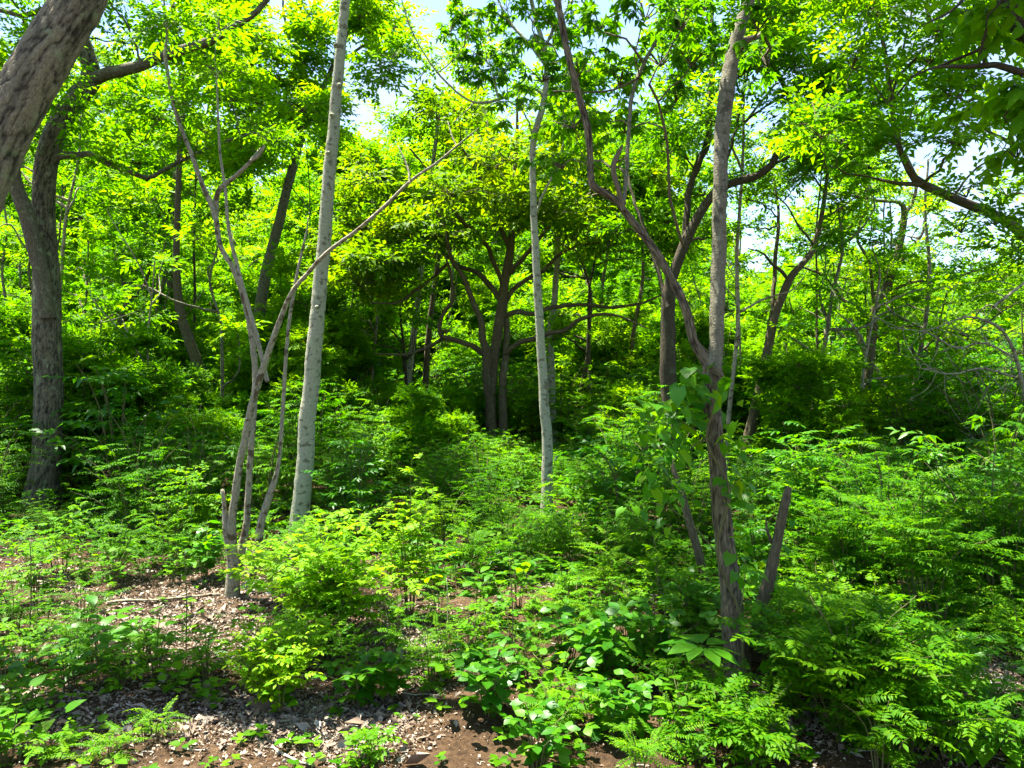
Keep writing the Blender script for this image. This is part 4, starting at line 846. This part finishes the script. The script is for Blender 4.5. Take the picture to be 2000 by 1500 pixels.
# left herbs
for i, (x, y, h, w, ns, lv, sc, lab) in enumerate([
    (20, 1490, .28, .42, 8, LF_ROUND, 1.1, 'yellow-green round-leaved clump below the pale litter and bare soil'), (110, 1480, .15, .24, 4, LF_OVAL, .7, 'small oval-leaved clump beside the yellow-green round-leaved clump'), (60, 1400, .2, .3, 5, LF_OVAL, .8, 'leafy herb behind the yellow-green round-leaved clump'),
    (130, 1350, .26, .32, 5, LF_BIG, .7, 'broad-leaved herb between pale litter and the yellow-green clump'), (60, 1300, .3, .35, 6, LF_OVAL, .8, 'oval-leaved herb beside the pale litter near the leaning stalk'), (230, 1345, .16, .26, 4, LF_OVAL, .75, 'low herb in front of the pale litter'),
    (330, 1345, .13, .32, 5, LF_ROUND, .9, 'low spreading herb on dark soil'), (390, 1370, .12, .25, 5, LF_ROUND, .8, 'flat herb on dark soil before the rounded bush'), (300, 1290, .25, .3, 4, LF_BIG, .85, 'big-leaved herb with torn dark leaves in the pale litter'),
    (190, 1290, .32, .3, 4, LF_BIG, 1.0, 'young plant with three large glowing leaves'), (260, 1255, .18, .2, 3, LF_BIG, .8, 'small whorled seedling in the pale litter'), (400, 1310, .3, .25, 4, LF_BIG, .5, 'slim upright herb in front of the stem cluster'),
    (70, 1180, .55, .5, 7, LF_OVAL, .9, 'leaning leafy sapling with a thin bare stem near the bare stick'), (120, 1120, .62, .7, 9, LF_OVAL, 1.0, 'pale leafy spray near the mossy forked tree foot'), (230, 1130, .62, .6, 9, LF_FERN, .9, 'feathery plant over shaded soil by the mossy forked tree'),
    (330, 1110, .55, .5, 8, LF_FERN, .85, 'feathery plant left of the stem cluster'), (400, 1130, .45, .4, 7, LF_TRI, 1., 'three-leaved plant at the stem cluster foot'), (30, 1240, .4, .4, 6, LF_FERN, .7, 'feathery herb beside the leaning pale stalk'),
    (210, 1480, .12, .3, 5, LF_LIMEFERN, .55, 'small fern-like sprig on soil beside the small oval-leaved clump'), (300, 1440, .14, .2, 3, LF_LIMEFERN, .5, 'tiny fern-like sprig on bare soil'), (160, 1240, .38, .35, 6, LF_FERN, .75, 'feathery herb behind the glowing leaves'),
    (540, 1180, .4, .35, 6, LF_LIMEFERN, .85, 'yellow feathery sprig at the left of the bright bush'), (700, 1490, .16, .3, 6, LF_OVAL, .6, 'small oval-leaved sprig on soil beside pale litter and thin stick'), (600, 1130, .5, .5, 8, LF_FERN, .9, 'feathery plant behind the bright bush'), (850, 1330, .14, .2, 4, LF_ROUND, .8, 'tiny round-leaved seedling by the reddish soil'),
    (840, 1150, .5, .5, 8, LF_BIG, .75, 'broad-leaved plant right of the bright bush plume'), (920, 1130, .5, .5, 8, LF_FERN, .9, 'feathery plant at the front of the shaded thicket'), (1020, 1120, .5, .5, 8, LF_FERN, .9, 'feathery plant before the mottled trunk'), (1110, 1110, .5, .5, 8, LF_OVAL, .9, 'oval-leaved plant right of the mottled trunk'),
    (1210, 1120, .55, .5, 9, LF_PINN, .9, 'compound-leaved plant in the shaded thicket front')]):
    plant('herb', lab, G(x, y), h, w, ns, 6, lv, sc)
def bare(px, py):
    for cx, cy_, rx, ry in [(230, 1460, 260, 100), (700, 1170, 240, 110), (800, 1400, 140, 110), (350, 1215, 180, 70), (640, 1440, 260, 90), (870, 1290, 90, 70), (330, 1450, 230, 80), (30, 1130, 90, 60), (1910, 1350, 110, 90), (860, 1430, 170, 90), (500, 1450, 180, 90), (440, 1260, 90, 60)]:
        if ((px - cx) / rx) ** 2 + ((py - cy_) / ry) ** 2 < 1: return True
    return False
def dup(root, loc, rz, sc):
    o = root.copy(); COL.objects.link(o); o.location = loc; o.rotation_euler = (0, 0, rz); o.scale = (sc, sc, sc)
    for ch in root.children: c = ch.copy(); COL.objects.link(c); c.parent = o
    return o
kinds = {'left': [('oval-leaved', LF_OVAL, .65), ('round-leaved', LF_ROUND, .9), ('feathery', LF_FERN, .6), ('broad-leaved', LF_BIG, .55)], 'mid': [('three-leaved', LF_TRI, .75), ('round-leaved', LF_ROUND, .9), ('oval-leaved', LF_OVAL, .7), ('feathery', LF_LIMEFERN, .65)], 'right': [('compound-leaved', LF_PINN, .75), ('feathery', LF_FERN, .7), ('oval-leaved', LF_OVAL, .75), ('three-leaved', LF_TRI, .75)]}
wherez = {'left': 'on the left of the clearing by the stem cluster', 'mid': 'in the middle of the clearing by the thin stalks', 'right': 'right of the clearing round the twin-stem tree'}
hp = {}; hspots = []
for i in range(3000):
    px, py = U(-150, 2150), 1110 + 420 * R() ** .9; zn = 'left' if px < 620 else ('mid' if px < 1280 else 'right')
    if (bare(px, py) and R() < .95) or (py > 1400 and 60 < px < 960): continue
    g = G(px, py)
    if any((g[0] - a) ** 2 + (g[1] - c) ** 2 < (.20 if zn == 'right' else .24) ** 2 for a, c in hspots): continue
    if math.hypot(g[0] - 1.2, g[1] - 3.95) < .16 and py > 1300: continue
    if any(g[1] < dp and abs(px - cx) < 75 and 720 + (EYE - .24) / g[1] * F < by + 5 for cx, by, dp in CORR): continue
    hspots.append((g[0], g[1])); kd, lv, sc = kinds[zn][int(U(0, 4))]; key = (zn, kd); sz = U(.6, 1.2)
    if key not in hp or len(hp[key]) < 2:
        hp.setdefault(key, []).append(plant('low_herb', kd + ' low herb ' + wherez[zn], tuple(g), U(.24, .34), .36, 6, 6, lv, sc, 'plant', kd + ' low herbs ' + wherez[zn]))
    else: dup(hp[key][i % 2], tuple(g), U(0, 6.28), sz)
    if len(hspots) > 150: break
print('HERBS', len(hspots))
# big whorled leaf in front of the twin-stem tree
b = G(1395, 1400); root = thing('big_leaf_sapling', 'sapling with a flat whorl of large blue-green leaves', 'sapling', tuple(b))
q = P(1372, 1262, b[1] - .05) - b; s_ = MB(); s_.tube(np.array([[0, 0, -.03], q * .5 + [.03, .02, 0], q]), np.array([.005, .004, .003]), 6); put('stem', s_.build('stem', B_STEM), root)
LF_WHORL = [lm(petiole(leafN(.17, .085, .25, .03), .03), L_BROAD) for _ in range(3)]
for i in range(9): a = i / 9 * 6.283 + U(-.15, .15); add_leaf(root, LF_WHORL[i % 3], q, (math.cos(a), math.sin(a), U(-.1, .2)), U(.75, 1.05), .2)
# round big leaves, lower right corner
b = G(1990, 1480); root = thing('big_leaf_sapling', 'sapling with large round yellow-green leaves beside the dry litter', 'sapling', tuple(b))
for i, (px, py, s) in enumerate([(1930, 1420, 1.5), (1985, 1425, 1.5), (1960, 1450, 1.0), (2010, 1390, 1.3), (1955, 1470, .9), (1900, 1460, .8), (2030, 1450, 1.3)]):
    q = P(px, py, b[1] + U(-.1, .1)) - b; s_ = MB(); s_.tube(np.array([[0, 0, -.03], q * .6 + [.02, 0, .03], q]), np.array([.004, .003, .002]), 5); put('stem', s_.build('stem', B_STEM), root)
    add_leaf(root, LF_HEARTL[i % 5], q, (U(-1, .3), -.7, U(-.3, .2)), s * .95, .3)
# arrow-leaved herb in the centre
b = G(1015, 1180); root = thing('arrow_leaf_herb', 'herb with one upright heart-shaped leaf in the centre clearing', 'plant', tuple(b))
for i, (px, py, s) in enumerate([(1018, 1130, 1.9), (1040, 1160, 1.1), (985, 1150, 1.0)]):
    q = P(px, py, b[1]) - b; s_ = MB(); s_.tube(np.array([[0, 0, -.03], q]), np.array([.004, .002]), 5); put('stem', s_.build('stem', B_STEM), root)
    add_leaf(root, LF_HEARTL[i % 5], q, (U(-.2, .2), -.4, .6 if i == 0 else -.2), s * .8, .1)
# shaded compound-leaved sapling behind the twin-stem tree, with its long drooping leaf
b = G(1570, 1120); root = plant('broad_pinnate_sapling', 'sapling with dark glossy broad compound leaves right of the knot', b, 1.35, .75, 11, 10, [lm(t_frond(6, .34, .11, lambda l, w, d: leafN(l, w, d, .04, 0, 4), .42, .3), L_BROAD) for _ in range(4)], .9, 'sapling', lo=.5)
# thin upright stalks
for i, (x, y0, y1, lab) in enumerate([(1000, 1325, 1085, 'thin dark upright stalk in the centre clearing'), (362, 1300, 1075, 'thin pale upright stalk in front of the pale litter'), (55, 1270, 1060, 'leaning pale stalk beside the feathery herb'), (938, 1270, 1190, 'short white stalk by the reddish soil'), (870, 1250, 1130, 'thin white stalk beside the bright bush')]):
    b = G(x, y0); root = thing('upright_stalk', lab, 'stalk', tuple(b)); q = P(x + U(-6, 10), y1, b[1]) - b
    s_ = MB(); s_.tube(np.array([[0, 0, -.04], q * .5 + [.01, 0, 0], q]), np.array([.0035, .0028, .0018]), 6); put('stem', s_.build('stem', B_STEM if i in (0, 1, 2) else B_DEAD), root)
    for j in range(6): add_leaf(root, LF_ROUND[j % 5], q * U(.75, 1.0), (U(-1, 1), U(-1, 1), U(-.2, .3)), .45)
# vine with heart leaves on the twin-stem tree
b = G(1448, 1330); root = thing('climbing_vine', 'heart-leaved vine climbing the twin-stem tree up to its knot', 'vine', tuple(b))
vp, vr = trace(b[1] - .12, [(1452, 1310, 5), (1445, 1200, 5), (1400, 1080, 5), (1425, 960, 5), (1380, 860, 5), (1400, 770, 4), (1360, 720, 3)]); s_ = MB(); s_.tube(vp - b, vr, 6, .05); put('stem', s_.build('stem', B_STEM), root)
lv = [(1330, 800, 55, 70, 26, 1.1), (1385, 760, 45, 40, 14, 1.1), (1290, 830, 40, 60, 16, .9), (1300, 920, 40, 40, 12, .9), (1420, 860, 30, 60, 8, .9), (1445, 950, 40, 60, 14, .9), (1455, 1090, 30, 50, 9, .9), (1350, 760, 35, 40, 12, 1.2), (1275, 980, 35, 60, 10, .8), (1470, 1200, 30, 40, 8, .8)]
for (x, y, rx, ry, n_, s) in lv:
    c = P(x, y, b[1] + U(-.05, .25)) - b; A = vp - b; a = A[int(np.linalg.norm(A - c, axis=1).argmin())]
    s_ = MB(); s_.tube(np.array([a, (a + c) / 2 + [0, -.04, .05], c]), np.array([.003, .0025, .0015]), 5); put('stem', s_.build('stem', B_STEM), root)
    for k in range(int(n_ * 1.8)):
        p_ = P(x + rng.normal(0, rx * .6), y + rng.normal(0, ry * .6), b[1] + U(-.25, .3)) - b
        add_leaf(root, (LF_HEART + LF_HEARTL)[int(U(0, 10))], p_, (U(-1, 1), U(-1, .3), U(-.9, .1)), s * U(.55, .95), .5)
b = G(1505, 1215); root = thing('climbing_vine', 'vine with round leaves on the broken stub', 'vine', tuple(b))
vp, vr = trace(b[1] - .1, [(1500, 1200, 4), (1515, 1120, 4), (1520, 1050, 4), (1535, 990, 3)]); s_ = MB(); s_.tube(vp - b, vr, 5, .05); put('stem', s_.build('stem', B_STEM), root)
for (x, y, s) in [(1512, 1105, 1.2), (1505, 1130, 1.), (1488, 1085, 1.), (1490, 1140, .9), (1530, 1060, .8), (1500, 1160, .9), (1475, 1120, .8), (1545, 1010, .7), (1520, 1180, .8)]:
    add_leaf(root, LF_HEART[int(U(0, 5))], P(x, y, b[1] - .12) - b, (U(-.5, .5), -.5, U(-.8, -.2)), s * .75, .3)

# ------------------------------------------------------------------ seedlings, litter, twigs
sdl = []
for k in range(6):
    v, f, r = scatter([one(leafN(.05, .03, .2, .03, 0, 4))], np.zeros((5, 3)) + rng.normal(0, .008, (5, 3)) + [0, 0, .03], np.stack([np.cos(np.arange(5) * 2.4), np.sin(np.arange(5) * 2.4), np.full(5, .25)], -1), rng.uniform(.6, 1.1, 5))
    st = MB(); st.tube(np.array([[0, 0, -.02], [0.003, 0, .03]]), np.array([.0015, .001]), 4); sdl.append((st.build('stem', B_STEM), mesh('foliage', v, f, L_BUSH if k % 2 else L_SHRUB, rnd=r)))
sdn = 0
for i in range(420):
    px, py = U(-60, 2060), U(1180, 1530) if R() < .7 else U(1080, 1400); g = G(px, py)
    if sdn >= 290: break
    sdn += 1
    o = thing('seedling', 'tiny green seedling sprouting from the soil of the clearing', 'seedling', tuple(g), 'tiny seedlings on the clearing floor'); o.rotation_euler = (0, 0, U(0, 6.28)); s = U(.5, 1.5); o.scale = (s, s, s)
    a, b_ = sdl[int(U(0, 6))]; put('stem', a, o); put('foliage', b_, o)
# leaf litter
LIT, nn, ll = node_mat('dry_leaf')
at = nn.new('ShaderNodeAttribute'); at.attribute_name = 'rnd'; rp = ramp(nn, [(0, (.06, .036, .02)), (.4, (.16, .11, .07)), (.75, (.23, .195, .15)), (1, (.37, .345, .295))]); ll.new(at.outputs['Fac'], rp.inputs[0])
pp_ = nn.new('ShaderNodeBsdfPrincipled'); pp_.inputs['Roughness'].default_value = .8; ll.new(rp.outputs[0], pp_.inputs['Base Color']); oo = nn.new('ShaderNodeOutputMaterial'); ll.new(pp_.outputs[0], oo.inputs['Surface'])
pos = []; cr = []
pale = [(360, 1215, 190, 75, 5200), (450, 1120, 150, 60, 2200), (660, 1420, 110, 50, 2600), (800, 1260, 70, 70, 2200), (560, 1400, 160, 50, 1500), (1930, 1360, 110, 90, 3000), (1730, 1300, 130, 60, 1500), (1100, 1120, 160, 30, 1600), (180, 1400, 200, 60, 1600), (60, 1130, 150, 90, 1600), (1560, 1400, 120, 60, 1200), (1850, 1210, 150, 40, 1200), (1280, 1160, 120, 30, 900)]
for cx, cy_, rx, ry, n_ in pale:
    n_ = int(n_ * 2.8); qx = cx + rng.normal(0, rx * .75, n_); qy = np.clip(cy_ + rng.normal(0, ry * .7, n_), 1010, 1540)
    a_ = (qx - 1000) / F; b_ = (750 - qy) / F; ry_ = cP + b_ * sP; rz_ = b_ * cP - sP; zz = 0.
    for _ in range(3): tt = (zz - EYE) / rz_; xx = a_ * tt; yy = ry_ * tt; zz = gz(xx, yy)
    pos.append(np.stack([xx, yy, zz], -1)); cr.append(np.clip(rng.normal(.55, .30, n_), 0, 1))
dq = rng.uniform(2.6, 9, 14000); xq = rng.uniform(-.8, .8, 14000) * dq; pos.append(np.stack([xq, dq, gz(xq, dq)], -1)); cr.append(np.clip(rng.normal(.38, .25, 14000), 0, 1))
pos = np.vstack(pos); cr = np.concatenate(cr)
pos = np.array(pos); cr = np.array(cr); pos[:, 2] += .004 + R(len(pos)) * .012
aa = R(len(pos)) * 6.283
v, f, r = scatter([one(leaf4(.06, .03, -.25, .3)), one(leaf4(.05, .03, .3, -.3)), one(leaf4(.07, .012, .2, .15)), one(leaf4(.035, .03, -.3, .2)), one(leaf2(.025, .02, .2, .2))], pos, np.stack([np.cos(aa), np.sin(aa), rng.normal(0, .22, len(pos))], -1), np.exp(rng.normal(-1.5, .65, len(pos))), cr, 1.2)
r = np.repeat(cr[:1], 0) if False else r
lit = put('leaf_litter', mesh('leaf_litter', v, f, LIT, rnd=r), kind='stuff'); lit['label'] = 'pale dry leaf litter strewn over the clearing soil'; lit['category'] = 'leaf litter'
def ground_stick(name, label, x0, y0, x1, y1, r, group=None, bend=.05, lift=.01):
    a, c = G(x0, y0), G(x1, y1); L = np.linalg.norm(c - a); k = max(4, int(L / .12)); t_ = np.linspace(0, 1, k)[:, None]
    p = a * (1 - t_) + c * t_ + rng.normal(0, .012, (k, 3)) + np.sin(t_ * math.pi) * np.array([U(-bend, bend), U(-bend, bend), 0]) * L; p[:, 2] = gz(p[:, 0], p[:, 1]) + r + lift * np.sin(t_[:, 0] * 9) ** 2
    pp2, rr2 = catmull(p, np.linspace(r, r * .5, k), .04); s_ = MB(); s_.tube(pp2 - a, rr2, 7, raw=True, rough=.1)
    root = thing(name, label, 'branch', tuple(a), group); put('stick', s_.build('stick', B_DEAD if r < .007 else B_GREY), root)
    if L > .35:
        j = k // 2; e = p[j] + np.array([U(-.15, .15), U(-.15, .15), .02]); s2 = MB(); s2.tube(np.array([p[j], e]) - a, np.array([r * .6, r * .3]), 5); put('twig', s2.build('twig', B_DEAD), root)
ground_stick('fallen_branch', 'grey fallen branch lying left of the stem cluster foot', 205, 1182, 430, 1163, .012)
ground_stick('fallen_branch', 'thin stick lying across bare soil below the rounded bush', 530, 1462, 615, 1500, .006)
ground_stick('fallen_branch', 'bare stick lying on dark soil by the mossy forked tree', 0, 1140, 180, 1155, .008)
ground_stick('fallen_branch', 'pair-forked stick in the litter right of the rounded bush', 545, 1415, 640, 1385, .008)
ground_stick('fallen_branch', 'grey stick in the dry litter under the compound-leaved bush', 1495, 1360, 1560, 1345, .012)
for i in range(70):
    px, py = U(0, 2000), U(1120, 1500); L = U(15, 70); a = U(-.5, .5)
    ground_stick('dry_twig', 'thin dry twig lying in the leaf litter', px, py, px + L * math.cos(a), min(1560, py + L * .5 * math.sin(a)), U(.0018, .005), 'thin dry twigs in the litter')
# grey dead brush tangle on the right
D = 8.6; b = P(1960, 990, D); b[2] = 0
t = Tree('dead_brush', 'grey tangle of bare dead branches above the bright thicket', b, B_GREY, cat='dead brush')
for pts, dd in [([(2010, 940, 9), (2005, 800, 8), (1985, 700, 7), (1950, 640, 6), (1890, 620, 4), (1830, 640, 2)], -.3), ([(1985, 700, 5), (1920, 670, 4), (1870, 680, 4), (1810, 650, 3), (1740, 640, 2)], .3), ([(1990, 740, 5), (1920, 720, 4), (1860, 730, 3), (1800, 720, 2)], -.5), ([(1940, 600, 6), (1990, 560, 5), (2040, 520, 3)], .2)]:
    p, r = trace(D, pts, dd); t.stem(p, r, 'branch', 8, .1, ground=(pts[0][1] == 940))
for k in range(110):
    A = np.vstack(t.skel); a = A[int(U(0, len(A)))]; d_ = unit(rng.normal(0, 1, 3) * [1, .6, .7]); L = U(.25, .8)
    p = np.array([a, a + d_ * L * .5 + rng.normal(0, .08, 3), a + d_ * L + rng.normal(0, .12, 3) + [0, 0, -.08]]); t.tw.tube(p, np.array([.005, .0035, .0015]), 4, .08)
t.finish(L_CROWN)
print('TRIS', sum(len(m_.polygons) for m_ in bpy.data.meshes), 'OBJ', len(bpy.data.objects))
